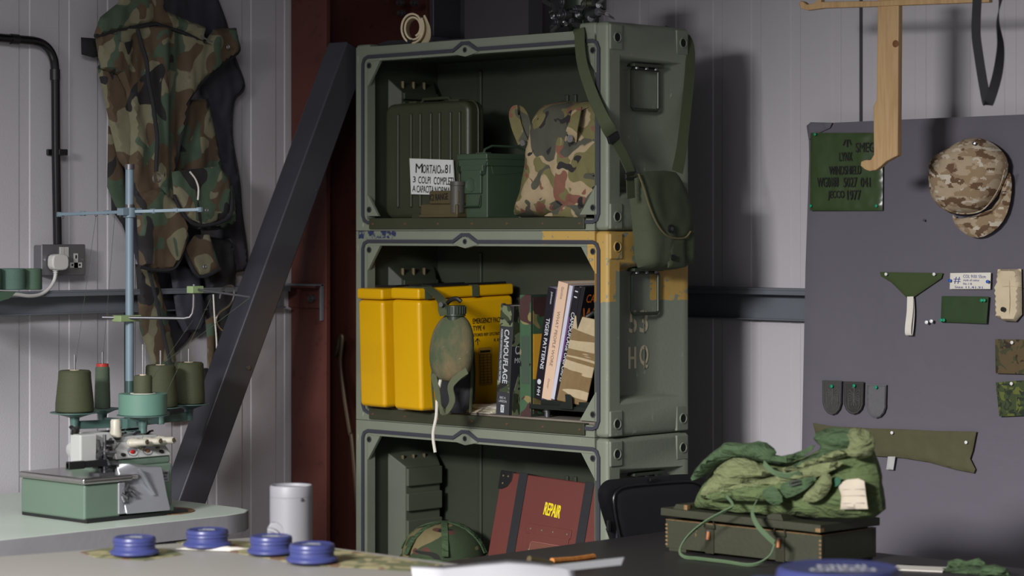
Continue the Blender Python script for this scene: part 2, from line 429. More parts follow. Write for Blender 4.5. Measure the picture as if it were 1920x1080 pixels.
# diagonal brace
A = atX(653, 92, -5.10); B_ = atX(345, 935, -5.10)
dv = (A-B_).normalized(); top = A+dv*.0; bot = B_ - dv*(B_.z/dv.z)
c = Th('diagonal_brace', 'dark grey square steel tube leaning diagonally against the red column', 'brace', bot)
L = (top-bot).length
ang = math.atan2(dv.y, dv.z)
M = Matrix.Rotation(-ang, 4, 'X')
MB().box(-.04, .04, -.045, .045, .0, L, M).build('square_tube', BRACE, c, bevel=.006)
MB().cyl(M @ Vector((.04, .02, L*.55)), M @ Vector((.044, .02, L*.55)), .006).build('rivet', STEELD, c)
MB().cyl(M @ Vector((.04, .03, L*.8)), M @ Vector((.043, .03, L*.8)), .004).build('rivet', STEELD, c)
# bolted bracket above
c = Th('steel_bracket', 'dark bolted steel bracket above the top left corner of the case stack', 'bracket', (-5.02, 5.0, 1.975))
MB().box(-.06, .16, -.012, 0, 0, .5).box(.05, .062, -.12, 0, 0, .5).box(-.06, .30, -.012, -.004, .165, .5).build('plate', BRACE, c, bevel=.002)
for (x, y, r) in ((694, 62, .016), (724, 50, .008), (724, 66, .008), (757, 25, .010), (688, 8, .008), (755, 6, .010), (781, 6, .010)):
    q = c.px(x, y, .012); MB().cyl(q, q+Vector((0, -.012, 0)), r, n=6).cyl(q+Vector((0, -.012, 0)), q+Vector((0, -.022, 0)), r*.6).build('bolt', STEELD, c)
# crowbar like rod
c = Th('hooked_rod', 'thin rusty hooked steel rod leaning in the column web', 'rod', (-5.13, 4.74, 0))
q = [c.px(x, y, 0) for x, y in ((617, 640), (618, 662), (626, 668), (632, 655), (636, 634), (642, 633), (638, 680), (645, 740), (656, 810), (664, 870))]
q.append(Vector((q[-1].x+.05, .03, 0)))
MB().tube(spl(q, 5), .0065, 8).build('rod', mat('rusty_steel', (80, 66, 50), .5, .5, .3), c)
# ---------------------------------------------------------------- transport cases
CX0, CX1, CY0, CY1 = -5.038, -4.102, 4.656, 4.977
CW = CX1-CX0; CD = CY1-CY0; CH = .526
ZB = (.372, .898, 1.424)
def case_paint_yellow():
    s = NT('worn_olive_paint_with_yellow_and_blue_patches'); X, Y, Z = s.xyz()
    col = s.mix(s.noise(6, 4), rgb((120, 127, 112), .9), rgb((120, 127, 112), 1.1))
    n1 = s.noise(60, 4, .6); j = s.math('MULTIPLY', s.math('SUBTRACT', n1, .5), .012)
    def lt(a, v): return s.math('LESS_THAN', s.math('ADD', a, j), v)
    def gt(a, v): return s.math('GREATER_THAN', s.math('ADD', a, j), v)
    def AND(*a):
        r = a[0]
        for q in a[1:]: r = s.math('MULTIPLY', r, q)
        return r
    m = AND(gt(X, .71), gt(Z, .492), lt(Y, .1))
    m = s.math('MAXIMUM', m, AND(gt(X, .865), gt(Z, .424), lt(Y, .108)))
    m = s.math('MAXIMUM', m, AND(gt(X, .88), gt(Z, .345), lt(Y, .030)))
    m = s.math('MAXIMUM', m, AND(gt(X, .86), gt(Z, .345), lt(Z, .485), gt(Y, .205)))
    chips = s.step(s.noise(34, 5, .7, off=(3, 1, 2)), .59, .61)
    m = s.math('MULTIPLY', m, s.math('SUBTRACT', 1, chips))
    col = s.mix(m, col, rgb((178, 146, 78)))
    bl = AND(gt(X, .01), lt(X, .16), gt(Z, .504), s.step(s.noise(40, 4, .7), .47, .49))
    col = s.mix(bl, col, rgb((44, 50, 84)))
    scr = s.step(s.noise(26, 5, .65, stretch=(2.2, 2.2, .7)), .655, .695); col = s.mix(scr, col, rgb((150, 158, 140)))
    s.bump(s.noise(120, 2), .2)
    return s.done(col, .52)
def recess(mb, x, y0, y1, z0, z1, ry0, ry1, rz0, rz1, dp, fy0, fy1, fz0, fz1, sgn=1):
    """side panel at plane x with a tapered recess"""
    o = [(x, y0, z0), (x, y1, z0), (x, y1, z1), (x, y0, z1)]
    r = [(x, ry0, rz0), (x, ry1, rz0), (x, ry1, rz1), (x, ry0, rz1)]
    f = [(x-dp*sgn, fy0, fz0), (x-dp*sgn, fy1, fz0), (x-dp*sgn, fy1, fz1), (x-dp*sgn, fy0, fz1)]
    fs = [(i, (i+1) % 4, 4+(i+1) % 4, 4+i) for i in range(4)]+[(4+i, 4+(i+1) % 4, 8+(i+1) % 4, 8+i) for i in range(4)]+[(8, 9, 10, 11)]
    mb.add(o+r+f, fs)
HOUS = mat('olive_housing', (78, 84, 70), .55)
def make_case(k, label, paint, ridge):
    T = Th('transport_case', label, 'case', (CX0, CY0, ZB[k]), 0)
    H = CH-(.016 if ridge else .0015); W, D = CW, CD; t = .03
    b = MB()
    H2 = CH-.0015 if not ridge else CH+.004
    def lp_(x0, x1, z0, z1, y): return [(x0, y, z0), (x1, y, z0), (x1, y, z1), (x0, y, z1)]
    xr = W-.0455
    loops = [lp_(0, xr, 0, H, D), lp_(0, xr, 0, H, 0), lp_(.045, xr-.0005, t, H-.040, 0), lp_(.045, xr-.0005, t, H-.040, .03), lp_(t, xr-.0002, t-.0005, H-t, .0301), lp_(t, xr-.0002, t-.0005, H-t, D-t)]
    vs = [p for l in loops for p in l]
    fs = [(3, 2, 1, 0)]+[(4*k+i, 4*k+(i+1) % 4, 4*k+4+(i+1) % 4, 4*k+4+i) for k in range(5) for i in range(4)]+[(20, 21, 22, 23)]
    bodyo = b.add(vs, fs).build('body', paint, T, bevel=.006, seg=3)
    s = MB()
    recess(s, W, .0, D, 0, H2, .051, .283, .094, .436, .036, .058, .226, .104, .426)
    x = W-.046
    s.add([(x, 0, 0), (x, D, 0), (x, D, H2), (x, 0, H2), (W, 0, 0), (W, D, 0), (W, D, H2), (W, 0, H2)], [(0, 1, 2, 3), (0, 4, 5, 1), (1, 5, 6, 2), (2, 6, 7, 3), (3, 7, 4, 0)])
    for v in list(s.v): pass
    # weld so that the bevel can round the upright edge
    sp = s.build('side_panel', paint, T, smooth=True)
    bm = bmesh.new(); bm.from_mesh(sp.data); bmesh.ops.remove_doubles(bm, verts=bm.verts[:], dist=1e-5)
    bmesh.ops.recalc_face_normals(bm, faces=bm.faces[:]); bm.to_mesh(sp.data); bm.free()
    m = sp.modifiers.new('bevel', 'BEVEL'); m.width = .012; m.segments = 4; m.limit_method = 'ANGLE'; m.angle_limit = math.radians(35); sp.modifiers.new('wn', 'WEIGHTED_NORMAL')
    # move body's skin back a touch so the rounded panel shows
    if ridge:
        MB().box(W-.10, W-.04, -.001, D, H-.015, H2).box(-.001, .055, -.001, D, H-.012, H+.008).build('top_ridge', paint, T, bevel=.008)
    # gasket with the peak round the middle catch hole
    g = MB(); z1 = H-.028; z0 = .022; x0 = .030; x1 = W-.030; xm = .43
    pts = [(x0+.02, z1), (xm-.045, z1), (xm-.012, z1+.018), (xm+.012, z1+.018), (xm+.045, z1), (x1-.02, z1), (x1-.006, z1-.006), (x1, z1-.02), (x1, z0+.02), (x1-.006, z0+.006), (x1-.02, z0), (x0+.02, z0), (x0+.006, z0+.006), (x0, z0+.02), (x0, z1-.02), (x0+.006, z1-.006)]
    P3 = [Vector((x, -.001, z)) for x, z in pts]
    n = len(P3); vs = []
    for i in range(n):
        d = (P3[(i+1) % n]-P3[i-1]).normalized(); nn = Vector((-d.z, 0, d.x))
        hw = .0048
        for a, yy in ((hw, 0), (hw, -.004), (-hw, -.004), (-hw, 0)): vs.append(P3[i]+nn*a+Vector((0, yy, 0)))
    fs = [(i*4+j, i*4+(j+1) % 4, ((i+1) % n)*4+(j+1) % 4, ((i+1) % n)*4+j) for i in range(n) for j in range(4)]
    g.add(vs, fs).build('gasket', GASK, T, smooth=False)
    # corner gusset plates and catch plate, each with a hole
    for (cx, cz, sx, sz) in ((.036, H-.034, 1, -1), (W-.036, H-.034, -1, -1), (W-.036, .04, -1, 1), (.036, .04, 1, 1)):
        L = .075 if cz > .2 or sx < 0 else .06
        gp = MB().prism([(cx, cz), (cx+sx*L*.85, cz), (cx+sx*L*.75, cz+sz*L*.12), (cx+sx*L*.12, cz+sz*L), (cx, cz+sz*L)], .002, .012).build('corner_gusset', paint, T, bevel=.001)
        a = Vector((cx+sx*.016, .0015, cz+sz*.018)); MB().cyl(a, a+Vector((0, -.002, 0)), .0085).build('hole_rim', STEELD, gp)
        MB().cyl(a+Vector((0, -.0021, 0)), a+Vector((0, -.0026, 0)), .006).build('hole', HOLE, gp)
    cp = MB().prism([(xm-.05, H-.036), (xm, H-.014), (xm+.05, H-.036), (xm, H-.046)], -.003, .01).build('catch_plate', paint, T, bevel=.001)
    a = Vector((xm, -.0032, H-.028)); MB().cyl(a, a+Vector((0, -.001, 0)), .0075).build('hole_rim', STEELD, cp); MB().cyl(a+Vector((0, -.0011, 0)), a+Vector((0, -.0016, 0)), .005).build('hole', HOLE, cp)
    # riveted sill strip
    st = MB().box(.06, W-.075, -.008, .012, .004, .032).box(.06, W-.075, -.008, .03, .030, .034).build('sill_strip', OLIVE, T, bevel=.0015)
    r = MB()
    for i in range(7):
        x = .075+i*(W-.165)/6; r.lathe([(.004, 0), (.003, .0015), (0, .002)], (x, -.008, .018), (0, -1, 0), 10)
    r.build('rivets', mat('rust_brown_rivet', (110, 78, 58), .5, .4), st)
    # cast corner blocks with sockets on the side
    for y, z in ((.032, .035), (D-.028, .035), (.032, H2-.04), (D-.028, H2-.04)):
        cb = MB().box(W-.01, W+.0035, y-.026, y+.022, z-.032, z+.034).build('corner_block', paint, T, bevel=.004)
        a = Vector((W+.0036, y, z)); MB().ring(a, (1, 0, 0), .0125, .0022).build('socket_rim', paint, cb)
        MB().cyl(a-Vector((.001, 0, 0)), a+Vector((.0006, 0, 0)), .011).build('socket_hole', HOLE, cb)
    # swing handle in the recess
    hx = W-.022; zt = .425
    hd = MB()
    y0, y1, z0, z1 = .118, .222, zt-.114, zt-.008
    hd.tube([(hx, y0+.006, z1), (hx, y0, z1-.006), (hx, y0, z0+.006), (hx, y0+.006, z0), (hx, y1-.006, z0), (hx, y1, z0+.006), (hx, y1, z1-.006), (hx, y1-.006, z1)], .0045, 8, True)
    h = hd.build('handle', mat('worn_dark_green_handle', (58, 66, 54), .4, .4, .2, 20, wear=(140, 96, 66), wt=.7), T)
    MB().box(W-.036, W-.006, .110, .226, zt-.004, zt+.004).build('handle_plate', CASEIN, h, bevel=.001)
    bb = MB()
    for i in range(3): bb.cyl((W-.016, .130+i*.038, zt-.004), (W-.016, .130+i*.038, zt-.010), .0055, n=8)
    bb.build('handle_bolts', STEELD, h)
    # lining and moulded inside shapes
    l = MB()
    l.box(t, W-.046, D-t-.004, D-t+.001, t, H-t).box(t-.001, t+.003, .031, D-t, t, H-t).box(W-.049, W-.045, .031, D-t, t, H-t).box(t, W-.046, .031, D-t, H-t-.003, H-t+.001)
    l.build('lining', CASEIN, T)
    q = MB()
    for x in (.20, .53, .56): q.box(x, x+.014, D-t-.012, D-t-.003, .06 if x < .5 else .1, H-.06 if x < .5 else H-.14)
    q.box(.73, .80, D-t-.028, D-t-.003, H-.17, H-.125).box(.765, .80, D-t-.016, D-t-.003, .1, H-.15).box(.70, .716, D-t-.012, D-t-.003, .08, H-.3)
    q.build('back_ribs', CASEIN, T, bevel=.003)
    q = MB()
    zt2 = .43; pr = .05 if k == 0 else .035
    q.add([(t, .09, .09), (t, .275, .09), (t, .275, zt2), (t, .09, zt2), (t+pr, .115, .10), (t+pr, .25, .10), (t+pr, .25, zt2-.04), (t+pr, .115, zt2-.04)],
          [(0, 4, 7, 3), (3, 7, 6, 2), (2, 6, 5, 1), (1, 5, 4, 0), (4, 5, 6, 7)])
    for z, h_ in (((.12, .05), (.19, .05), (.265, .05), (.335, .05)) if k == 0 else ((.10, .262), (.368, .02))):
        q.box(t+pr-.005, t+pr+.010, .115, .25, z, z+h_)
    q.build('inner_handle_housing', HOUS if k == 0 else CASEIN, T, bevel=.003)
    q = MB()
    for i in range(3): q.cyl((t+.022, .13+i*.042, zt2-.03), (t+.022, .13+i*.042, zt2-.010), .0055, n=6)
    q.build('inner_bolts', BRASS, T)
    if k == 1:
        MB().box(.032, W-.05, .012, D-t-.005, .0305, .0385).build('plywood_board', WOODG, T, bevel=.001)
        tx = MB(); M = Matrix.Rotation(PI/2, 4, 'Z')
        xx = W-.036
        # stencilled characters on the recess floor (face +x)
        def st_(s_, y, z, w_, h): letter(tx, s_, y, z, w_, h, -xx-.0012, bold=.0022, M=M)
        def bars(lst):
            for (y0, y1, z0, z1) in lst: tx.box(xx+.0005, xx+.0012, y0, y1, z0, z1)
        st_('5', .120, .262, .030, .056); st_('3', .162, .262, .032, .056)
        bars([(.119, .127, .170, .226), (.142, .150, .170, .226), (.127, .142, .194, .201)])
        st_('Q', .162, .169, .034, .058)
        tx.build('stencil_lettering', mat('faded_sand_stencil', (206, 196, 164), .8, 0, .2, 40), T)
        # stencil bridges
        bz = MB()
        for (y, z) in ((.136, .262), (.179, .262), (.180, .169)): bz.box(xx+.0012, xx+.003, y-.0015, y+.0015, z-.001, z+.058)
        bz.build('stencil_bridges', paint, T)
    return T
C3 = make_case(0, 'olive transport case at the bottom of the stack, holding a red case and helmet', CASE, False)
C2 = make_case(1, 'middle transport case of the stack with yellow paint patches and stencilled 53 HQ', case_paint_yellow(), False)
C1 = make_case(2, 'olive transport case on top of the stack with a satchel hung on its side', CASE, True)
pl = Th('plinth', 'low timber plinth carrying the stack of transport cases', 'plinth', (CX0, CY0, 0))
MB().box(.02, CW-.02, .02, CD-.01, .34, ZB[0]-.001).box(.05, CW-.05, .04, CD-.04, 0, .34).build('plinth_frame', CRATE, pl, bevel=.003)
FT = ZB[2]+.034; FM = ZB[1]+.039; FB = ZB[0]+.034
# ---- top case contents
c = Th('ribbed_metal_case', 'olive ribbed metal ammunition case with a white lettered plate', 'case', (CX0+.052, 4.714, FT), -1)
W, H, D = .338, .318, .064
rr = rnd([(0, 0), (W, 0), (W, H), (0, H)], 0)
def rrect(x0, x1, z0, z1, r, n=5):
    o = []
    for cx, cz, a in ((x1-r, z0+r, -90), (x1-r, z1-r, 0), (x0+r, z1-r, 90), (x0+r, z0+r, 180)):
        for i in range(n+1): t = math.radians(a+90*i/n); o.append((cx+r*math.cos(t), cz+r*math.sin(t)))
    return o
MB().prism(rrect(0, W, 0, H, .03), 0, D).build('shell', OLIVE, c, bevel=.014, seg=4)
r = MB().prism(rrect(-.003, W+.003, -.0005, H+.003, .032), D*.52, D*.60)
for x in (.055, .108, .145, .187, .222, .265, .300): r.box(x, x+.010, -.007, .01, .03, H-.03)
r.build('pressed_ribs', OLIVE, c, bevel=.003)
h = MB().tube([(.11, .04, H), (.12, .04, H+.012), (.22, .04, H+.012), (.23, .04, H)], .005).box(.08, .11, .02, .06, H, H+.006).box(.25, .28, .02, .06, H, H+.006).build('handle', OLIVE, c)
MB().box(.12, .15, -.006, .0, -.0005, .012).build('catch', OLIVE, c)
P = [c.px(x, y, .012) for x, y in ((768, 297), (849, 300), (853, 366), (771, 364))]
pl = MB().prism(P, -.0125, -.009).build('sign_plate', WHT, c)
tx = MB()
def lpx(mb, T, s_, x0, y0, x1, y1, off, rot=0, bold=0, shear=0):
    a = T.px(x0, y1, off); b_ = T.px(x1, y1, off); t = T.px(x0, y0, off)
    letter(mb, s_, a.x, a.z, (b_-a).length, abs(t.z-a.z), -off, rot, bold, shear)
for s_, x0, y0, x1, y1 in (('M', 779, 307, 792, 324), ('ORTAIO', 792, 309, 826, 325), ('DA', 826, 318, 833, 325), ('81', 834, 309, 844, 325), ('3', 774, 331, 779, 342), ('COLPI', 784, 331, 807, 344), ('COMPLETI', 813, 332, 850, 346), ('A', 773, 348, 779, 359), ('CAPACITA', 781, 348, 813, 361), ("NORMALE", 815, 350, 851, 364)):
    lpx(tx, c, s_, x0, y0, x1, y1, .0128, -2, .0006)
tx.build('lettering', INK, pl)
c = Th('small_instrument_box', 'small brown-olive box marked K2 RANGE with a round knob, in front of the ribbed case', 'box', (atY(788, 409, 4.664).x, 4.664, FT+.0015), 0)
w_ = .142
MB().box(0, w_, 0, .045, .002, .036).box(.03, w_, .003, .043, .036, .072).build('box_body', BROWNO, c, bevel=.004)
MB().box(-.002, w_+.002, -.002, .047, .0, .008).build('base_strip', BROWNO, c, bevel=.001)
MB().cyl((.125, .018, .012), (.125, .018, .085), .02).cyl((.125, .02, .085), (.125, .02, .097), .022).build('round_knob', mat('grey_knob', (74, 72, 66), .5), c, bevel=.001)
tx = MB(); letter(tx, 'K2 RANGE', .035, .044, .070, .018, .0015, 3, .0004); tx.build('lettering', INK, c)
# ammunition can
c = Th('ammunition_can', 'small green steel ammunition can with wire latch and carrying handle', 'ammunition can', atY(863, 409, 4.70).to_tuple()[:2]+(FT,), -3)
w_, H, D = .108, .172, .205
MB().box(0, w_, 0, D, 0, H-.03).build('can_body', AMMO, c, bevel=.003)
l = MB().box(-.004, w_+.004, -.005, D+.003, H-.034, H-.012).box(-.006, w_+.006, -.008, D+.004, H-.016, H).build('lid', AMMO, c, bevel=.003)
MB().tube([(.06, .03, H), (.06, .035, H+.012), (.06, .06, H+.022), (.06, .16, H+.022), (.06, .185, H+.01), (.06, .19, H)], .0035).box(.04, .08, .02, .04, H, H+.004).build('carrying_handle', AMMO, l)
q = MB().box(.012, w_-.018, -.008, 0, .065, .128).box(.006, w_-.012, -.006, 0, .124, .142)
q.build('latch_plate', AMMO, c, bevel=.002)
MB().lathe([(.0195, 0), (.018, .002), (.015, .0005), (0, .0005)], (w_*.47, -.008, .088), (0, -1, 0), 24).build('latch_emboss', AMMO, c)
MB().tube([(.012, -.01, .062), (.012, -.012, .035), (.016, -.012, .03), (w_-.024, -.012, .03), (w_-.02, -.012, .035), (w_-.02, -.01, .062)], .002).tube([(-.002, -.006, H-.02), (.0, -.01, .13), (.012, -.012, .12)], .002).tube([(w_+.002, -.006, H-.02), (w_-.004, -.01, .12), (w_-.014, -.012, .115)], .002).build('wire_bail', mat('green_wire', (46, 62, 48), .4, .4), c)
MB().prism([(.012, H-.03), (.19, H-.03), (.19, H-.045), (.06, H-.056), (.02, H-.056)], 0, .002, Matrix.Translation((w_+.001, 0, 0)) @ Matrix.Rotation(PI/2, 4, 'Z')).build('side_bracket', AMMO, c, bevel=.0008)
# camouflage bag
c = Th('camouflage_bag', 'stuffed camouflage cloth bag with buttoned strap loops in the top case', 'bag', atY(950, 409, 4.735).to_tuple()[:2]+(FT,), 0)
pol = c.poly([(949, 408), (957, 385), (966, 350), (972, 318), (976, 285), (984, 250), (992, 215), (1006, 195), (1030, 187), (1062, 190), (1090, 184), (1115, 184), (1134, 200), (1138, 300), (1136, 408)])
b = MB().pillow(pol, .05, .075, .06, .011, .07, .010, (16, 11), 2)
b.v = [Vector((v.x, v.y, max(v.z, .001))) for v in b.v]
b.build('bag_body', VEGET, c)
s1 = MB().ribbon(spl([c.px(981, 268, .02), c.px(968, 235, .035), c.px(965, 212, .045), c.px(974, 207, .04), c.px(984, 228, .02), c.px(985, 255, .015)]), (1, .5, .1), .030).build('strap_loop', VEGET, c)
q = c.px(981, 268, .03); MB().cyl(q, q+Vector((0, -.004, 0)), .008).build('button', STEEL, s1)
s1 = MB().ribbon(spl([c.px(1082, 204, .035), c.px(1078, 225, .05), c.px(1073, 245, .052), c.px(1069, 268, .035)]), (1, 0, .2), .034, .003).build('strap_loop', VEGET, c)
q = c.px(1070, 260, .049); MB().cyl(q, q+Vector((0, -.004, 0)), .010).cyl(q+Vector((0, -.004, 0)), q+Vector((0, -.0055, 0)), .005).build('button', STEEL, s1)
fl = MB().pillow(c.poly([(1040, 240), (1122, 225), (1132, 300), (1088, 292), (1060, 262)]), -.016, .006, .002, .01, .03, .002)
fl.build('flap', VEGET, c)
for k, pp in enumerate([[(985, 318), (1035, 322), (1030, 345), (988, 352)], [(1062, 292), (1080, 276), (1112, 290), (1130, 318), (1110, 330)], [(1020, 405), (1072, 374), (1100, 396), (1098, 408)]]):
    MB().pillow(c.poly(pp, .02), -.019, .005, .003, .01, .012).build('cloth_patch', VEGET, c)
# webbing roll on top
c = Th('webbing_roll', 'cream canvas webbing loosely rolled up on top of the case stack', 'webbing roll', (atY(775, 70, 4.70).x, 4.70, ZB[2]+CH-.0155), 0)
o_ = c.px(776, 62, .0)
b = MB()
pts = []
for i in range(60):
    t = i/59; a = .6-t*2*PI*2.3; R = .042-.020*t
    pts.append(Vector((math.cos(a)*R*.80+.006*t, 0, .046+math.sin(a)*R*1.08)))
tail = [(.047, -.012, .012), (.044, -.028, -.018), (.040, -.058, -.030)]
def yaw(v, a=.62): return Matrix.Rotation(a, 3, 'Z') @ v
b.ribbon([yaw(p) for p in pts], tuple(yaw(Vector((0, 1, 0)))), .056, .0050)
sp = [yaw(Vector(v)) for v in ((.030, -.004, .074), (.039, -.008, .045), (.040, -.018, .018), (.034, -.034, -.004), (.031, -.036, -.016))]
b.ribbon(spl(sp, 4), [tuple(yaw(Vector((.25+.04*i, -.9, 0)))) for i in range(17)], [.056-.0018*i for i in range(17)], .0045)
b.build('roll', CREAM, c)
MB().tube(spl([yaw(Vector(v)) for v in ((.027, -.034, -.012), (.030, -.035, -.026), (.026, -.035, -.042))], 4), .001, 6).tube([yaw(Vector((.03, -.032, -.012))), yaw(Vector((.036, -.033, -.02)))], .0012, 6).build('frayed_end', CREAM, c)
MB().box(.052, .20, .03, .31, H*0+.0, .002).build('x', BLK2, c) if False else None
c = Th('black_cloth_strip', 'thin black cloth strip lying on top of the case under the webbing roll', 'cloth', (CX0+.07, CY0+.015, ZB[2]+CH-.0155), 0)
MB().pillow([(0, 0), (.13, 0), (.14, .012), (.04, .014), (.005, .008)], 0, .002, .1, .01, .01).build('strip', BLK2, c)
# metal pulley assembly
zt = ZB[2]+CH-.015
c = Th('chrome_valve_assembly', 'cluster of chrome valves, discs and fittings standing on top of the case stack', 'machine part', (atY(1085, 55, 4.80).x, 4.80, zt), -25)
random.seed(5)
b = MB(); b.box(-.055, .06, -.02, .05, 0, .016).box(-.05, .045, -.008, .04, .01, .085).cyl((-.0, .02, .07), (0, .02, .15), .055).build('core', mat('dark_green_casting', (44, 54, 44), .4, .5, .3), c, bevel=.003)
def px_(x, y, off=0): return c.px(x, y, off)
d = Vector((0, -1, 0))
for (x, y, r, ln, m_) in ((1069, 28, .017, .02, STEELD), (1069, 30, .008, .034, STEEL), (1113, 9, .014, .03, STEELD), (1055, 42, .013, .02, STEELD), (1030, -4, .013, .02, STEELD), (1090, 18, .012, .02, STEELD), (1066, 4, .015, .02, STEELD)):
    p = c.px(x, y, .01); MB().cyl(p, p+d*ln+Vector((0, .0, 0)), r, r*.92, 16).cyl(p+d*ln, p+d*(ln+.004), r*.55, None, 12).build('disc_fitting', m_, c, bevel=.0012)
for (a, b2, r) in (((1047, 48), (1035, 59), .006), ((1020, 2), (1034, 10), .006), ((1122, 20), (1138, 26), .006), ((1135, -4), (1120, 8), .005), ((1104, 30), (1122, 22), .011), ((1040, 10), (1046, 26), .010), ((1078, 46), (1092, 50), .008), ((1136, 25), (1152, 36), .003)):
    MB().tube([c.px(*a, .03), c.px(*b2, .035)], r, 10).build('fitting_arm', STEEL if r < .007 else STEELD, c)
random.seed(11)
for i in range(26):
    a = c.px(random.uniform(1036, 1140), random.uniform(-14, 50), random.uniform(-.01, .03)); dd = Vector((random.uniform(-1, 1), -.7, random.uniform(-1, 1))).normalized()*random.uniform(.012, .03); r_ = random.uniform(.003, .009)
    MB().cyl(a, a+dd, r_, n=12).cyl(a+dd*.6, a+dd*.8, r_*1.35, n=8).build('fitting', (STEELD, STEEL, STEELD, OLIVE)[i % 4], c)
# dark grey block made up to stand for a blanked-out rectangle, upper middle
p0 = atY(884, 62, 4.93); p1 = atY(1004, 62, 4.93)
c = Th('grey_blank_block', 'plain dark grey block standing in for a blanked-out patch above the case stack', 'box', (p0.x, 4.90, zt), 0)
MB().box(0, p1.x-p0.x, 0, .06, 0, .22).build('box_body', mat('dark_grey_board', (70, 68, 72), .9, 0, .03), c, bevel=.003)
MB().box(-.001, p1.x-p0.x+.001, -.001, .061, .22, .24).build('lid', mat('dark_grey_board', (70, 68, 72), .9, 0, .03), c, bevel=.003)
# ---- satchel
c = Th('canvas_satchel', 'olive canvas satchel hanging by its webbing strap on the side of the top case', 'bag', (CX1+.006, atX(1180, 400, CX1).y, ZB[1]+.44), 90)
MB().pillow(rnd(c.poly([(1175, 332), (1205, 322), (1262, 330), (1282, 400), (1284, 500), (1262, 506), (1210, 508), (1190, 500), (1186, 430)], .01), 1), -.012, .052, .008, .010, .03, .006, (14, 9), 3).build('bag_body', CANV, c)
f = MB().pillow(rnd(c.poly([(1194, 322), (1262, 319), (1276, 335), (1290, 368), (1297, 400), (1296, 436), (1284, 447), (1258, 446), (1242, 436), (1228, 415), (1216, 385), (1206, 345)], .06), 1), -.062, .006, .002, .010, .03, .005, (12, 8), 4).build('flap', CANV, c)
e = [c.px(x, y, .069) for x, y in ((1197, 326), (1206, 350), (1218, 388), (1231, 418), (1246, 438), (1262, 446), (1284, 446), (1295, 434))]
MB().tube(spl(e, 4), .0025, 6).build('flap_binding', mat('tan_binding', (104, 96, 66), .8), f)
q = c.px(1257, 429, .068); MB().cyl(q, q+Vector((0, -.006, 0)), .011).build('snap', BLACK, f); MB().cyl(q+Vector((0, -.006, 0)), q+Vector((0, -.007, 0)), .005).build('snap_centre', STEELD, f)
t_ = MB().pillow(c.poly([(1250, 446), (1281, 446), (1284, 500), (1250, 502)], .06), -.064, .005, .003, .01, .01).build('front_pocket', CANV, c)
q = c.px(1261, 483, .071); MB().cyl(q, q+Vector((0, -.005, 0)), .008).build('snap', BLACK, c)
MB().box(0, .001, 0, .001, 0, .001) if False else None
a = [c.px(x, y, o) for x, y, o in ((1181, 322, .05), (1182, 345, .052), (1183, 372, .050))]
MB().ribbon(a, (1, 0, 0), .030, .002).build('strap_tab', WEB, c)
MB().tube([c.px(1172, 326, .056), c.px(1192, 322, .056), c.px(1193, 332, .056), c.px(1173, 336, .056)], .002, 8, True).build('strap_ring', BLACK, c)
# strap over the top of the case: world points
Zt = ZB[2]+CH
wp = [Vector((CX1-.06, CY1-.06, Zt+.006)), Vector((CX1-.085, CY0+.14, Zt+.006)), Vector((atY(1086, 56, CY0-.004).x, CY0+.01, Zt-.008)), atY(1087, 66, CY0-.012), atY(1092, 120, CY0-.016), atY(1112, 180, CY0-.018), atY(1133, 225, CY0-.020), atX(1150, 258, CX1+.012), atX(1168, 290, CX1+.03), atX(1182, 322, CX1+.055)]
sw = [(0.9, -.1, 0), (1, .1, 0), (1, 0, 0), (1, 0, 0), (1, 0, .2), (1, .1, .4), (1, .2, .5), (.2, 1, .5), (.1, 1, .4), (.05, 1, .1)]
pp = spl([c.loc(p) for p in wp], 5); R_ = c.I.to_3x3(); ww = spl([R_ @ Vector(v) for v in sw], 5)
MB().ribbon(pp, [tuple(v) for v in ww], [.034 if i < 36 else .030 for i in range(len(pp))], .002).build('shoulder_strap', WEB, c)
p = c.loc(atX(1150, 258, CX1+.016)); MB().box(-.021, .021, -.004, .004, -.010, .010, Matrix.Translation(p) @ Matrix.Rotation(-.45, 4, 'Y')).build('strap_buckle', BLACK, c, bevel=.002)
wp = [atX(1270, 322, CX1+.055), atX(1278, 280, CX1+.03), atX(1287, 200, CX1+.012), atX(1294, 120, CX1+.006), Vector((CX1-.01, CY1+.0, Zt-.02)), Vector((CX1-.06, CY1-.03, Zt+.007))]
pp = spl([c.loc(p) for p in wp], 5)
MB().ribbon(pp, [tuple(R_ @ Vector((.3, 1, .1)))]*len(pp), .030, .002).build('shoulder_strap', WEB, c)
# ---- middle case contents
YW = -8
def pack(px0, px1, y0px, label, lx):
    p = atY(px0, 768, lx); 
    return p
def yellow_pack(label, loc, W, D, H, lettered):
    T = Th('emergency_pack', label, 'case', loc, YW, 'yellow emergency packs' if False else None, rx=1.6)
    MB().box(0, W, 0, D, 0, H-.032).build('pack_body', YEL, T, bevel=.012, seg=4)
    l = MB().box(-.001, W+.001, -.001, D+.001, H-.030, H).build('lid', YEL, T, bevel=.007, seg=3)
    g = MB().tube([(.02, .05, H+.003), (W-.02, .06, H+.004), (W-.01, D-.02, H+.003)], .004, 6).build('cord', BLACK, T)
    return T
YZ = FM
pa = atY(673, 768, 4.622); pb = atY(736, 772, 4.606)
y1 = yellow_pack('narrow-looking yellow plastic emergency case at the far left of the middle shelf', (pa.x+.003, 4.622, YZ+.002), .118, .310, .326, False)
y2 = yellow_pack('large yellow emergency case printed EMERGENCY PACK TYPE 4', (pb.x+.003, 4.606, YZ+.002), .128, .325, .330, True)
T = y2; W = .128; M = Matrix.Translation((W+.0006, 0, 0)) @ Matrix.Rotation(PI/2, 4, 'Z')
tx = MB()
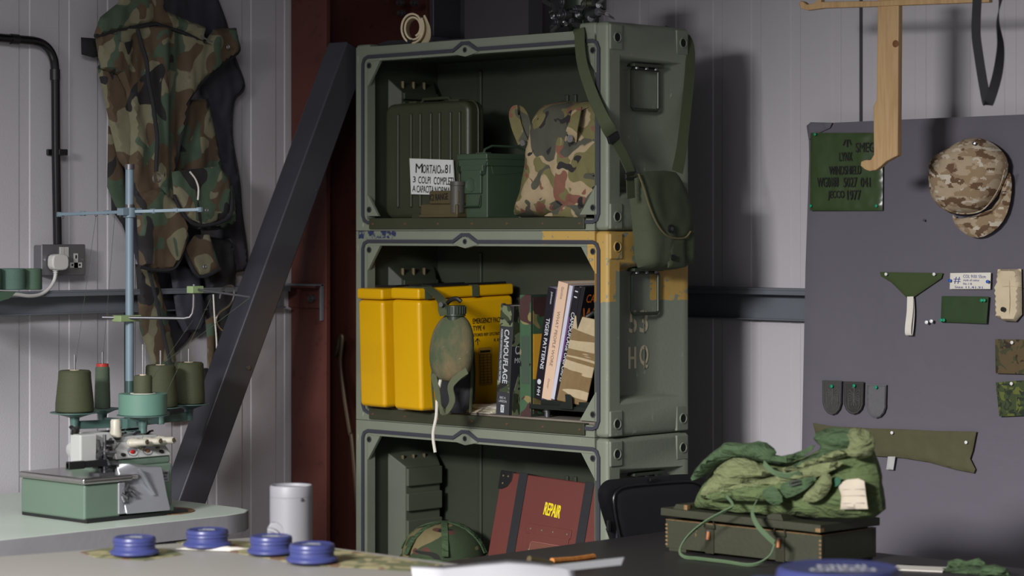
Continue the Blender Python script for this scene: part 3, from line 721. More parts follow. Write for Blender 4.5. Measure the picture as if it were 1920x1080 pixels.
for s_, x0, z0, w_, h in (('EMERGENCY PACK', .180, .226, .100, .014), ('TYPE 4', .180, .207, .040, .013), ('STORES REF 27C/7677024', .180, .191, .110, .008), ('K 698', .252, .174, .028, .008)): letter(tx, s_, x0, z0, w_, h, 0, 0, .0004, M=M)
tx.tube([M @ Vector(p) for p in ((.195, 0, .168), (.195, 0, .186))], .0008, 4).tube([M @ Vector(p) for p in ((.187, 0, .177), (.195, 0, .186), (.203, 0, .177))], .0008, 4)
tx.build('lettering', INK, T)
lb = MB().prism(rrect(.196, .244, .055, .160, .005), -.0006, 0, M).build('inspection_label', mat('ochre_label', (176, 132, 40), .6), T)
g = MB()
for i in range(11): g.box(.200, .240, -.0014, -.0007, .062+i*.0078, .0630+i*.0078, M)
for x in (.200, .213, .226, .2392): g.box(x, x+.0008, -.0014, -.0007, .062, .141, M)
g.box(.203, .237, -.0014, -.0007, .146, .152, M)
g.build('label_grid', INK, lb)
q = M @ Vector((.285, 0, .272)); MB().cyl(q, q+Vector((.008, 0, 0)), .006).build('lid_stud', STEELD, T)
for y in (.03, .19):
    s_ = MB().ribbon([(W*.3, y, .3315), (W, y, .3315), (W+.003, y, .327), (W+.003, y, .30)], (0, 1, 0), .022, .002).build('strap', WEB, T)
# canteen
c = Th('canteen', 'green-brown oval water bottle hanging by straps in front of the yellow packs', 'water bottle', atY(846, 716, 4.535), 14)
prof = [(0, 0), (.022, .002), (.040, .010), (.052, .028), (.0585, .058), (.0595, .090), (.056, .122), (.047, .148), (.034, .166), (.022, .175), (0, .177)]
prof = [(r_*1.08, z_) for r_, z_ in prof]
b = MB().lathe(prof, (0, 0, 0), (0, 0, 1), 36)
b.v = [Vector((v.x, v.y*.66+.010*(v.z/.17)**2, v.z)) + Vector((.012*(v.z/.17-.5)*.6, 0, 0)) for v in b.v]
s = NT('worn_green_felt'); cc = s.mix(s.step(s.noise(16, 5, .65, stretch=(1, 1, .6)), .40, .66), rgb((72, 84, 60)), rgb((116, 102, 74))); cc = s.mix(s.step(s.noise(90, 4, .7), .66, .72), cc, rgb((150, 146, 118))); s.bump(s.noise(180, 3), .5, .002); FELT = s.done(cc, .95)
b.build('bottle_body', FELT, c, sub=1)
cap = MB()
for i in range(24):
    a = 2*PI*i/24; cap.box(-.002, .002, -.0015, .0015, .178, .198, Matrix.Translation((.0085+.028*math.cos(a), .005+.028*math.sin(a), 0)) @ Matrix.Rotation(a, 4, 'Z'))
cap.cyl((.0085, .005, .172), (.0085, .005, .200), .028, .027, 28).cyl((.0085, .005, .160), (.0085, .005, .175), .022)
cap.build('screw_cap', mat('dark_green_plastic', (44, 56, 42), .4), c, bevel=.001)
MB().tube(spl([(-.012, .0, .205), (.0, -.004, .214), (.018, -.003, .218), (.03, 0, .21)], 4), .006, 8, rs=None).build('cap_tether', BLACK, c)
hp = c.loc(y2.M @ Vector((.126, .032, .331)))
MB().ribbon(spl([hp+Vector((-.02, .01, 0)), hp, c.px(827, 562, -.01), c.px(829, 580, .02), c.px(832, 592, .02)], 4), (1, 0, 0), .024).build('hanging_strap', WEB, c)
q = c.px(828, 571, .026); MB().cyl(q, q+Vector((0, -.004, 0)), .0065).build('snap', STEELD, c)
lp = spl([c.px(812, 700, .02), c.px(820, 735, .035), c.px(824, 764, .04), c.px(836, 772, .045), c.px(848, 752, .045), c.px(845, 725, .045), c.px(858, 708, .045), c.px(876, 695, .04)], 5)
MB().ribbon(lp, [(1, -.3, .15)]*20+[(1, -.2, -.3)]*(len(lp)-20), .020, .002).build('lower_strap', mat('worn_grey_green_webbing', (84, 90, 66), .85, 0, .15, 40, .4), c)
MB().tube(spl([c.px(826, 712, .03), c.px(820, 745, .03), c.px(818, 780, .055), c.px(812, 815, .058), c.px(816, 848, .056)], 5), .0042, 8).build('white_cord', mat('white_cord', (208, 204, 194), .9), c)
c = Th('dark_pouch', 'flat black-green pouch standing behind the water bottle', 'pouch', (atY(812, 765, 4.60).x, 4.600, FM), 14)
MB().pillow(rnd([(0, 0), (.118, 0), (.122, .15), (.105, .2), (.01, .195), (-.004, .1)], 1), .018, .018, .012, .012, .03, .003).build('pouch_body', BLK2, c)
MB().tube(spl([(0.003, -.0, .01), (-.003, .0, .1), (.01, .0, .19)], 5), .003, 6).build('piping', WEB, c)
MB().tube(spl([(0.116, -.0, .004), (.121, .0, .1), (.118, .0, .15)], 5), .004, 6).build('piping', WEB, c)
# papers
for i, (x0, x1, y, zt_, rz, lab) in enumerate(((872, 935, 4.70, .004, 4, 'folded white cloth beside the tall camouflage book, lower piece'), (880, 945, 4.72, .014, 14, 'crumpled cream paper bundle lying on the folded white cloth'))):
    p = atY(x0, 770, y); q = atY(x1, 770, y)
    c = Th('folded_cloth', lab, 'cloth', (p.x, y-.01, FM+.001+i*.011), rz)
    L = q.x-p.x
    b = MB()
    for j in range(3-i): b.pillow([(0.004*j, .012*j-.02), (L, -.035+.01*j), (L+.02, .09), (.05, .10-.01*j)], -.003*j, .0035+.002*(j == 2), .0005, .012, .02, .003, (30, 30), j+i)
    b.v = [Vector((v.x, v.z, max(0, -v.y))) for v in b.v]
    b.build('cloth_body', mat('off_white_cloth', (206, 200, 178), .9, 0, .08) if i == 0 else PAPER, c)
# books
def book(label, pxb, yb, th, h, dp, lean, cover, z=None, spine=None, pages=True, Y=4.69, name='book', group=None, rz=0):
    p = atY(pxb, yb, Y)
    T = Th(name, label, 'book', (p.x, Y, FM if z is None else z), rz, group, ry=lean)
    b = MB().box(0, .0025, 0, dp, 0, h).box(th-.0025, th, 0, dp, 0, h).box(0, th, -.001, .0025, 0, h); b.build('cover', cover, T, bevel=.0008)
    if pages: MB().box(.0025, th-.0025, .003, dp-.004, .003, h-.003).build('pages', PAPER, T)
    if spine: MB().box(.0003, th-.0003, -.0016, -.0009, .0, h).build('spine', spine, T)
    return T
GREYB = mat('charcoal_book_cloth', (52, 52, 56), .5, 0, .05); BLKB = mat('black_glossy_cover', (26, 24, 30), .35, 0, .05)
T = book('thick charcoal book with CAMOUFLAGE in large white letters down its nearly upright spine', 930, 776, .047, .292, .215, 3.7, GREYB, Y=4.675)
MB().box(.001, .046, -.0022, -.0012, .236, .290).box(.001, .046, -.0022, -.0012, .062, .092).build('spine_print', FLORA, T)
MB().prism([(.012, .0), (.20, .0), (.20, .06), (.06, .10), (.03, .11), (.012, .06)], -.0008, 0, Matrix.Translation((.0472, 0, 0)) @ Matrix.Rotation(PI/2, 4, 'Z')).prism([(.0, .185), (.2, .185), (.2, .292), (.0, .292)], -.0008, 0, Matrix.Translation((.0472, 0, 0)) @ Matrix.Rotation(PI/2, 4, 'Z')).build('cover_print', FLORA, T)
tx = MB(); letter(tx, 'CAMOUFLAGE', .019, .228, .142, .017, -.0022, -90, .0007); letter(tx, 'MODERN INTERNATIONAL MILITARY PATTERNS', .006, .228, .142, .007, -.0022, -90, .0002)
letter(tx, 'ERIC H.', .013, .044, .022, .006, -.0022); letter(tx, 'LARSON', .010, .035, .028, .006, -.0022)
M = Matrix.Translation((.0476, 0, 0)) @ Matrix.Rotation(PI/2, 4, 'Z'); letter(tx, 'CAMOUFLAGE', .012, .163, .15, .024, 0, 0, .001, M=M); letter(tx, 'MODERN', .012, .140, .08, .014, 0, 0, .0004, M=M)
tx.box(.018, .030, -.0026, -.0016, .008, .028).build('lettering', LTXT, T)
tx = MB(); tx.tube([(.0195, -.0028, .010), (.0285, -.0028, .026)], .0006, 4).tube([(.0285, -.0028, .010), (.0195, -.0028, .026)], .0006, 4).build('publisher_mark', INK, T)
T = book('tall camouflage slipcase with a yellow label standing beside the thick charcoal book', 975.5, 776, .040, .318, .235, 0, mat('dark_green_slipcase', (50, 62, 52), .5), Y=4.678, spine=DPMB)
T.o['category'] = 'slipcase'
M = Matrix.Translation((.0402, 0, 0)) @ Matrix.Rotation(PI/2, 4, 'Z')
MB().prism([(.006, .006), (.23, .006), (.23, .312), (.006, .312)], -.0008, 0, M).build('cover_print', DPMB, T)
MB().prism([(.006, .098), (.12, .098), (.12, .216), (.006, .216)], -.0016, -.0008, M).build('yellow_label', mat('orange_yellow_label', (222, 168, 52), .5), T)
MB().box(.006, .034, -.0024, -.0014, .085, .21).build('spine_label', mat('grey_green_label', (62, 78, 64), .6), T)
tx = MB(); letter(tx, 'camouflage', .052, .10, .07, .010, -.0018, 90, .0003, M=M); letter(tx, 'TIGER', .04, .10, .06, .012, -.0018, 90, .0003, M=M); tx.build('lettering', INK, T)
# stand under the leaning books
zs = FM+.050
c = Th('metal_tray', 'black-green steel tray on short feet under the leaning books', 'tray', (atY(1002, 745, 4.69).x, 4.672, FM+.0), 0)
W = CX1-.055-c.o.location.x
MB().box(0, W, 0, .22, .022, .028).box(0, W, -.002, .0, .022, .034).box(0.03, W-.03, .01, .2, .028, .046).prism([(.115, .028), (.16, .028), (.158, .058), (.148, .066), (.130, .066), (.122, .052)], -.012, -.006).build('tray_body', mat('black_green_steel', (34, 40, 36), .4, .3), c, bevel=.0015)
for x in (.035, W-.05):
    for y in (.03, .18): MB().cyl((x, y, .0), (x, y, .022), .008).cyl((x, y, .014), (x, y, .023), .012).build('foot', STEELD, c)
LEAN = 10.2
sl = mat('lilac_cover', (150, 150, 190), .45); cream_b = mat('cream_pink_cover', (214, 184, 158), .5, 0, .04)
T = book('slim black book with TIGER PATTERNS on its leaning spine', 1001, 732, .029, .295, .20, LEAN, sl, z=zs, spine=BLKB, Y=4.69)
tx = MB(); letter(tx, 'TIGER PATTERNS', .009, .215, .135, .012, -.0019, -90, .0005); letter(tx, 'Johnson', .012, .285, .032, .008, -.0019, -90, .0002); letter(tx, 'HH', .010, .032, .022, .010, -.0019, -90, .0004); tx.lathe([(.007, 0), (0, .0004)], (.013, -.0019, .045), (0, -1, 0), 16); tx.build('lettering', LTXT, T)
T = book('pale cream-pink book titled WHAT PEOPLE WORE leaning in the row, tallest of the leaning books', 1015.5, 732, .034, .312, .20, LEAN+1, cream_b, z=zs, Y=4.69)
tx = MB(); letter(tx, 'WHAT PEOPLE WORE', .012, .235, .145, .010, -.0015, -90, .0001); letter(tx, 'Gorsline', .014, .300, .032, .009, -.0015, -90); letter(tx, 'Dover', .014, .055, .026, .007, -.0015, -90); tx.build('lettering', mat('brown_print', (120, 96, 84), .6), T)
T = book('thin white and lilac book squeezed beside the cream-pink WHAT PEOPLE WORE book', 1033.5, 732, .012, .303, .20, LEAN+2.2, mat('pale_lilac_cover', (196, 196, 212), .45), z=zs, Y=4.69)
T = book('black book with CAMOUFLAGE UNIFORMS in white on its leaning spine', 1039.8, 732, .022, .303, .20, LEAN+3.2, BLKB, z=zs, Y=4.69)
tx = MB(); letter(tx, 'CAMOUFLAGE UNIFORMS', .007, .235, .185, .011, -.0015, -90, .0004); letter(tx, '11', .006, .292, .018, .010, -.0015, -90, .0004); tx.build('lettering', LTXT, T)
MB().box(-.0003, .004, -.0016, -.001, .1, .22).build('purple_band', mat('purple_band', (110, 70, 130), .5), T)
T = book('black book with orange title letters on its cover, rightmost of the leaning books', 1050.5, 732, .014, .305, .21, LEAN+4, BLKB, z=zs, Y=4.69)
M = Matrix.Translation((.0144, 0, 0)) @ Matrix.Rotation(PI/2, 4, 'Z'); tx = MB()
letter(tx, 'CAMOUFLAGE', .012, .262, .16, .022, 0, 0, .0006, M=M); letter(tx, 'WAR', .006, .205, .10, .042, 0, 0, .001, M=M); letter(tx, 'DRESS', .075, .175, .11, .030, 0, 0, .001, M=M)
tx.build('lettering', mat('orange_print', (206, 112, 40), .5), T)
c = Th('desert_camouflage_folder', 'folder covered in desert camouflage leaning in front of the black book with orange letters', 'folder', (atY(1043.5, 729, 4.645).x, 4.645, zs), 40, ry=12, rx=-4)
MB().box(0, .078, 0, .016, 0, .225).build('folder_body', DDPM, c, bevel=.003)
MB().tube([(.03, .008, .225), (.045, .008, .240), (.065, .008, .234)], .007, 8).build('cord_end', BLACK, c)
# ---- bottom case contents
c = Th('combat_helmet', 'helmet with a camouflage cloth cover in the bottom case', 'helmet', (atY(832, 1040, 4.79).x, 4.79, FB+.0), 20)
HZ = (atY(832, 980, 4.79).z-FB)
b = MB()
prof = [(.0, 0)]+[]
vs = []
R = .112
prof = [(R*1.02, .0), (R*1.03, .02), (R*1.02, HZ-.11), (R*1.0, HZ-.095), (R*.95, HZ-.065), (R*.82, HZ-.035), (R*.6, HZ-.014), (R*.3, HZ-.003), (.0001, HZ)]
b.lathe(prof, n=40); b.v = [Vector((v.x*1.05, v.y*1.1, v.z)) for v in b.v]
b.build('helmet_shell', DPM, c)
for a in (0, 62, 118):
    q = []
    ca, sa = math.cos(math.radians(a)), math.sin(math.radians(a))
    for i in range(-10, 11):
        t = i/10*1.25; r_ = math.sin(abs(t))*R*1.06/math.sin(1.25)*1.02 if abs(t) < 1.5 else R; z = HZ-.115+.117*math.cos(t)
        q.append((math.copysign(r_, t)*ca*1.05, math.copysign(r_, t)*sa*1.1, z+.001))
    MB().ribbon(q, (-sa, ca, 0), .018, .003).build('cover_tape', GRDK, c)
q = [(1.06*R*math.cos(t)*1.03, 1.1*R*math.sin(t)*1.04, HZ-.100+.006*math.sin(3*t)) for t in [2*PI*i/40 for i in range(41)]]
MB().ribbon(q, (0, 0, 1), .022, .003).build('cover_tape', GRDK, c)
# red repair case
c = Th('repair_case', 'dark red fibre case lettered REPAIR with black straps, leaning in the bottom case', 'case', (atY(905, 1040, 4.69).x-.018, 4.69, FB), 0, ry=2.0, rx=-12)
W, H = .42, atY(940, 882, 4.70).z-FB-.008; H = H+.006
REDC = mat('oxblood_fibreboard', (98, 48, 42), .55, 0, .08, 12, .15, 120, wear=(150, 100, 90), wt=.74, ws=30)
MB().box(0, W, 0, .10, 0, H).build('case_body', REDC, c, bevel=.004)
for x in (.068, .305): MB().box(x, x+.030, -.003, .103, -.0, H+.003).build('black_strap', BLK2, c, bevel=.001)
pc = MB().prism([(-.002, H+.002), (.045, H+.002), (.043, H-.022), (.030, H-.040), (.012, H-.048), (-.002, H-.048)], -.002, .012).build('corner_guard', BLACK, c, bevel=.001)
q = MB()
for x, z in ((.01, H-.012), (.028, H-.012), (.012, H-.032)): q.lathe([(.003, 0), (0, .002)], (x, -.002, z), (0, -1, 0), 10)
q.build('guard_rivets', BRASS, pc)
tx = MB(); letter(tx, 'REPAIR', .175, H-.098, .058, .032, -.0008, -4, .0016); tx.build('lettering', mat('yellow_print', (226, 206, 30), .5), c)
fr = MB(); z0 = H-.235
fr.prism(rrect(.125, .285, z0+.082, z0+.108, .006), -.003, 0).box(.14, .28, -.003, 0, z0-.08, z0+.083)
fr.build('label_holder', REDC, c, bevel=.001)
MB().prism(rrect(.152, .262, z0-.05, z0+.060, .008), -.0042, -.003).build('label_window', mat('brown_label_paper', (112, 70, 58), .35), c)
MB().tube([(.15, -.0036, z0-.05), (.15, -.0036, z0+.056), (.155, -.0036, z0+.062), (.26, -.0036, z0+.062), (.265, -.0036, z0+.056), (.265, -.0036, z0-.05)], .0012, 5).build('stitching', mat('worn_red_edge', (150, 100, 90), .6), c)
q = MB()
for x, z in ((.14, .095), (.18, .095), (.22, .095), (.27, .095), (.272, .04), (.145, .04)): q.lathe([(.0035, 0), (0, .0015)], (x, -.003, z0+z), (0, -1, 0), 10)
q.build('holder_rivets', BRASS, c)
# ---------------------------------------------------------------- left wall
T = Th('electrical_conduit', 'glossy black conduit running along the white wall and down to the double socket', 'conduit', (XL, atX(108, 455, XL).y, 1.405), 90)
q = [T.px(x, y, .022) for x, y in ((-60, 66), (0, 71), (60, 76), (78, 81), (92, 93), (101, 112), (104, 140), (105, 290), (108, 462))]
MB().tube([q[0], q[1]]+spl(q[2:7], 4)+q[7:], .0115, 14).build('pipe', mat('black_conduit', (16, 16, 18), .22), T)
a, b_ = T.px(26, 73, .022), T.px(104, 150, .022)
MB().tube([T.px(98, 60+30, .022)+Vector((0, 0, 0)), T.px(99, 100, .022)], .001).build('x', BLACK, T) if False else None
MB().cyl(T.px(20, 73, .022), T.px(34, 74, .022), .0135).build('coupling', BLACK, T)
MB().cyl(T.px(103, 130, .022), T.px(103.3, 150, .022), .0135).build('coupling', BLACK, T)
p = T.px(104, 286, .0); MB().box(p.x-.03, p.x+.016, -.008, .0, p.z-.008, p.z+.008).box(p.x-.014, p.x+.014, -.036, -.0, p.z-.008, p.z+.008).build('saddle_clip', BLACK, T, bevel=.002)
T = Th('wall_socket', 'grey metal double wall socket with a white plug in its left outlet', 'socket', atX(118, 518, XL), 90)
a = T.px(78, 517, .04); b_ = T.px(160, 458, .04)
MB().box(a.x+.002, b_.x-.002, -.036, 0, a.z+.002, b_.z-.002).build('back_box', SOCK, T, bevel=.004)
MB().box(a.x, b_.x, -.041, -.036, a.z, b_.z).build('face_plate', SOCK, T, bevel=.003)
a = T.px(111, 483, .041); b_ = T.px(128, 463, .041); MB().box(a.x, (a.x+b_.x)/2-.0005, -.045, -.041, a.z, b_.z).box((a.x+b_.x)/2+.0005, b_.x, -.044, -.041, a.z, b_.z).build('rocker_switch', PLUGM, T, bevel=.0008)
a = T.px(131, 502, .041); b_ = T.px(153, 475, .041); w_ = b_.x-a.x; h = b_.z-a.z
o = MB().box(a.x, b_.x, -.043, -.041, a.z, a.z+h*.36).box(a.x+w_*.32, a.x+w_*.66, -.043, -.041, a.z, b_.z).build('outlet', PLUGM, T)
m = MB()
for x, z, sx, sz in ((.17, .19, .07, .07), (.80, .19, .07, .07), (.49, .76, .06, .12)): m.box(a.x+w_*x-w_*sx, a.x+w_*x+w_*sx, -.0435, -.042, a.z+h*z-h*sz, a.z+h*z+h*sz)
m.build('outlet_holes', HOLE, o)
for x, y in ((83, 487), (155, 487)): q = T.px(x, y, .041); MB().cyl(q, q+Vector((0, -.002, 0)), .0035, n=12).build('screw', STEEL, T)
c = Th('mains_plug', 'white three-pin plug and cable in the wall socket', 'plug', T.M @ T.px(103, 507, .043), 90)
a = c.px(88, 507, .0); b_ = c.px(119, 476, .0); xm = (a.x+b_.x)/2; hw = (b_.x-a.x)/2
MB().prism(rnd([(xm-hw, a.z+.006), (xm-hw*.5, a.z), (xm+hw*.5, a.z), (xm+hw, a.z+.006), (xm+hw, b_.z-.008), (xm+hw*.6, b_.z), (xm-hw*.6, b_.z), (xm-hw, b_.z-.008)], 1), -.026, -.0).build('plug_body', PLUGM, c, bevel=.005, seg=3)
q = [c.px(x, y, o) for x, y, o in ((104, 503, .012), (104, 514, .012), (101, 527, .012), (92, 541, .016), (76, 552, .02), (55, 555, .028), (30, 552, .034), (5, 552, .04), (-40, 556, .05))]
MB().tube(spl(q, 5), .0047, 10).build('cable', PLUGM, c)
m = MB()
for i in range(4): p = q[0].lerp(q[1], i/3); m.cyl(p+Vector((0, 0, .0)), p+Vector((0, 0, -.0022)), .0085-.001*i)
m.build('strain_relief', PLUGM, c)
# spool bar at the very left edge
T = Th('spool_shelf', 'green pointed thread shelf at the left picture edge below the socket', 'shelf', atX(0, 556, -4.98), 90)
a = T.px(-30, 565); b_ = T.px(13, 548)
MB().prism([(T.px(-60, 548).x, T.px(0, 548).z), (T.px(14, 546).x, T.px(0, 546).z), (T.px(0, 560).x, T.px(0, 560).z), (T.px(-60, 575).x, T.px(0, 575).z)], -.04, .322).build('shelf_board', THR4, T, bevel=.002)
T2 = None
for i, (x0, x1, m_, lab) in enumerate(((-38, 1, THR4, 'dark green thread reel cut by the left picture edge'), (2, 45, THR3, 'teal thread reel, second from the left picture edge below the socket'), (46, 77, THR4, 'mid green tape reel, rightmost of the reels just below the socket'))):
    p = atX((x0+x1)/2, 545, -5.0); a = atX(x0, 545, -5.0); b_ = atX(x1, 545, -5.0); R = (b_.y-a.y)/2*.97*.69/.72*1.0
    c = Th('thread_reel', lab, 'thread reel', (p.x, p.y, p.z+.002), 0)
    H = atX(x0, 505, -5.0).z-p.z
    MB().lathe([(0, 0), (R*.9, 0), (R, .002), (R, H-.002), (R*.9, H), (R*.4, H), (R*.4, H-.004), (0, H-.004)], n=32).build('wound_thread', m_, c)
# ---------------------------------------------------------------- vest
T = Th('camouflage_vest', 'woodland camouflage tactical vest hanging on the white wall', 'vest', (XL, atX(320, 600, XL).y, 1.0), 90)
BIND = mat('black_binding', (34, 34, 38), .8, 0, .1, 30, .3, 300)
LIN = mat('dark_navy_lining', (50, 50, 60), .7, 0, .1, 20, .3, 300)
def cloth(name, m_, pts, off, h, wr=.006, seed=0, bind=None, wsx=(18, 9), edge=.016, th=.006, r_=0, parent=None, step=.010):
    P = T.poly(pts, off); P = [(p.x, p.z) for p in P]; h = h*.6; wr = wr*1.3
    o = MB().pillow(P, -off, h, th, step, edge, wr, wsx, seed).build(name, m_, parent or T)
    if bind: MB().tube(spl([T.px(x, y, off+.004) for x, y in bind], 4), .0052, 6).build('binding', BIND, o)
    return o
cloth('lining_panel', LIN, [(300, -30), (398, -30), (412, 10), (424, 48), (438, 105), (457, 162), (438, 190), (434, 255), (447, 335), (452, 400), (462, 470), (461, 508), (436, 512), (420, 440), (405, 330), (392, 240), (370, 140), (310, 60)], .02, .020, bind=[(412, 14), (424, 48), (438, 105), (457, 162), (438, 190), (434, 255), (447, 335), (452, 400), (462, 470), (461, 508)])
cloth('back_panel', LIN, [(205, 240), (300, 200), (360, 330), (385, 490), (378, 600), (350, 640), (300, 690), (280, 560), (220, 380), (202, 345)], .012, .012, .004, 3)
cloth('inner_panel', WOODL, [(320, 190), (390, 185), (408, 270), (418, 335), (415, 400), (340, 400), (315, 300)], .045, .015, .008, 5)
cloth('side_flap', WOODL, [(203, 235), (225, 260), (240, 400), (236, 440), (222, 400), (201, 350)], .03, .01, .004, 6)
cloth('webbing_strap', BLK2, [(208, 350), (234, 350), (238, 395), (236, 430), (218, 405), (209, 395)], .025, .01, .0, 6)
cloth('shoulder_tab', BLK2, [(152, 70), (180, 72), (188, 106), (175, 108), (153, 102)], .03, .008, .002, 7)
P_ = cloth('front_panel', WOODL, [(178, 68), (186, 60), (240, 48), (300, 46), (345, 60), (385, 78), (400, 55), (440, 52), (444, 75), (449, 95), (430, 110), (413, 123), (392, 140), (373, 160), (353, 190), (347, 227), (337, 267), (328, 317), (322, 380), (300, 430), (262, 420), (240, 340), (245, 240), (236, 170), (220, 140), (188, 128)], .075, .030, .012, 1, wsx=(16, 5),
    bind=[(440, 53), (444, 75), (448, 95), (430, 110), (413, 123), (392, 140), (373, 160), (353, 190), (347, 227), (337, 267), (328, 317), (322, 380)])
cloth('side_panel', WOODL, [(182, 125), (205, 128), (226, 148), (238, 175), (247, 235), (245, 300), (238, 320), (222, 300), (207, 240), (195, 180)], .06, .022, .004, 2, bind=[(186, 125), (205, 129), (226, 148), (238, 175), (247, 235), (246, 300)])
cloth('yoke', WOODL, [(176, 66), (188, 32), (222, 5), (228, -30), (305, -30), (305, 18), (345, 36), (384, 50), (382, 80), (345, 62), (302, 48), (285, 42), (225, 56), (180, 70)], .085, .024, .006, 8, bind=[(178, 68), (225, 56), (285, 45), (302, 48), (345, 62), (382, 81)])
MB().tube(spl([T.px(x, y, .115) for x, y in ((258, 55), (266, 85), (275, 115), (278, 150), (286, 190), (291, 225), (295, 262), (293, 300), (293, 322))], 4), .0055, 8).build('zip', BIND, T)
q = T.px(294, 334, .125); MB().ring(q, (0, 1, 0), .0125, .002).build('zip_ring', STEEL, T)
for x, y, o in ((428, 88, .105), (388, 394, .150), (384, 500, .09)):
    q = T.px(x, y, o); s_ = MB().ring(q, (0, 1, 0), .0045, .0015, 16, 6); s_.cyl(q+Vector((0, .001, 0)), q, .003).build('snap', STEEL, T)
q = [T.px(x, y, .118) for x, y in ((377, 68), (384, 72), (391, 76), (398, 79))]; MB().tube(q, .0025, 6).build('zip_pull', STEEL, T)
cloth('pouch', WOODL, [(325, 350), (432, 345), (436, 420), (405, 432), (380, 430), (335, 390)], .07, .045, .004, 11)
cloth('pouch_flap', WOODL, [(322, 322), (350, 318), (410, 312), (430, 334), (432, 348), (430, 405), (382, 422), (350, 408), (326, 366)], .118, .012, .004, 12, bind=[(432, 348), (430, 405), (382, 423), (350, 409), (326, 366)])
cloth('dark_pouch', BIND, [(322, 365), (350, 408), (382, 425), (432, 415), (432, 428), (385, 433), (350, 425), (318, 385)], .09, .03, 0, 12)
cloth('lower_flap', WOODL, [(255, 365), (300, 352), (330, 380), (350, 420), (352, 445), (338, 485), (322, 506), (290, 506), (262, 500), (258, 440)], .10, .022, .006, 13, bind=[(352, 440), (338, 485), (322, 505), (290, 506), (262, 500)])
cloth('tab', WOODL, [(345, 468), (366, 440), (392, 440), (413, 504), (372, 518)], .085, .008, .003, 14, r_=0, bind=[(345, 468), (372, 518), (413, 504)])
cloth('leg_strap', WOODL, [(254, 495), (290, 500), (312, 580), (330, 675), (322, 692), (300, 690), (285, 683), (262, 615)], .05, .02, .008, 15, wsx=(8, 20))
MB().tube(spl([T.px(x, y, .078) for x, y in ((278, 505), (290, 550), (305, 620), (322, 690))], 4), .005, 6).build('binding', BIND, T)
cloth('inner_pocket', LIN, [(318, 500), (372, 500), (380, 560), (384, 605), (372, 622), (345, 624), (332, 600)], .04, .02, .004, 16)
cloth('hanging_strap', BLK2, [(368, 440), (430, 450), (442, 510), (438, 560), (424, 640), (405, 690), (392, 700), (390, 620), (380, 520)], .03, .03, .01, 17)
cloth('thin_strap', WOODL, [(386, 600), (404, 590), (402, 660), (400, 700), (392, 702)], .06, .01, .002, 18)
cloth('lower_strap_end', BLK2, [(300, 690), (390, 690), (400, 730), (380, 770), (340, 790), (310, 792), (300, 740)], .02, .012, .01, 19)
MB().tube(spl([T.px(x, y, .10) for x, y in ((400, 552), (402, 590), (406, 640), (405, 680), (398, 694))], 4), .0022, 6).build('white_cord', PAPER, T)
MB().tube(spl([T.px(x, y, .128) for x, y in ((356, 322), (366, 335), (372, 352), (371, 375))], 4), .0025, 6).build('white_cord', PAPER, T)
q = [T.px(x, y, .09) for x, y in ((412, 560), (416, 545), (426, 536), (438, 538), (438, 556), (430, 572), (412, 585), (405, 600), (412, 616), (424, 622), (432, 610), (430, 590))]
MB().tube(spl(q, 4), .0028, 8).build('carabiner', STEEL, T)
MB().tube([T.px(388, 725, .05), T.px(396, 715, .05), T.px(394, 730, .05), T.px(388, 732, .05)], .003, 6, True).build('strap_buckle', STEEL, T)
# ---------------------------------------------------------------- sewing table
TZ = .75
T = Th('sewing_table', 'mint green sewing table edged with grey tape beneath the overlock machine', 'table', (-4.9, 3.0, 0))
P = [(XL+.03, 3.86), (-4.60, 3.86), (-4.545, 3.845), (-4.505, 3.80), (-4.49, 3.73), (-4.48, 1.2), (XL+.03, 1.2)]
P = [(x+4.9, y-3.0) for x, y in P]
M = Matrix(((1, 0, 0, 0), (0, 0, 1, 0), (0, 1, 0, 0), (0, 0, 0, 1)))
MB().prism([(x, y) for x, y in P], TZ-.040, TZ, M).build('table_top', MINTT, T, bevel=.002)
e = MB(); vs = []
Q = [(x, y) for x, y in P[0:6]]
e.ribbon([(x, y, TZ-.023) for x, y in Q[0:1]+[(Q[1][0], Q[1][1])]+Q[2:]], (0, 0, 1), .044, .004).build('tape_edging', TAPE, T)
for x, y in ((-.30, .75), (.30, .72), (.32, -1.5), (-.3, -1.5)): MB().box(x-.02, x+.02, y-.02, y+.02, 0, TZ-.04).build('leg', BRACE, T, bevel=.002)
p = atZ(335, 960, TZ+.001); x, y = p.x+4.9, p.y-3.0
MB().lathe([(0, 0), (.085, 0), (.085, .002), (0, .002)], (x-.05, y-.02, TZ), n=40).build('wooden_disc', wood('brown_plywood', (120, 88, 58), (84, 60, 42)), T)
# ---------------------------------------------------------------- overlock machine
T = Th('overlock_machine', 'mint green and white industrial overlock sewing machine on the mint table', 'sewing machine', (-4.598, 3.401, TZ+.001), 90)
MB().prism(rrect(0, .105, .006, .088, .006), .0, .25).build('cloth_plate_base', MINT, T, bevel=.008, seg=3)
MB().box(.004, .30, -.004, .25, 0, .008).build('base_tray', BLACK, T)
MB().box(-.008, .135, -.008, .25, .088, .104).box(.13, .16, .0, .1, .090, .102).build('cloth_plate', CHROME, T, bevel=.006, seg=3)
MB().box(.095, .115, -.004, .02, .012, .086).build('looper_door', SILV, T, bevel=.003)
q = MB()
q.add([(.112, -.012, .012), (.235, -.022, .012), (.235, .03, .012), (.112, .03, .012), (.112, .0, .045), (.235, -.010, .045), (.228, .002, .118), (.16, .006, .122), (.14, .012, .14), (.115, .02, .10), (.235, .03, .118), (.115, .04, .14)],
      [(0, 1, 5, 4), (4, 5, 6, 7, 9), (7, 8, 9), (0, 4, 9, 11, 3), (1, 2, 10, 5), (5, 10, 6), (0, 3, 2, 1), (9, 8, 11), (6, 10, 11, 8, 7), (3, 11, 10, 2)])
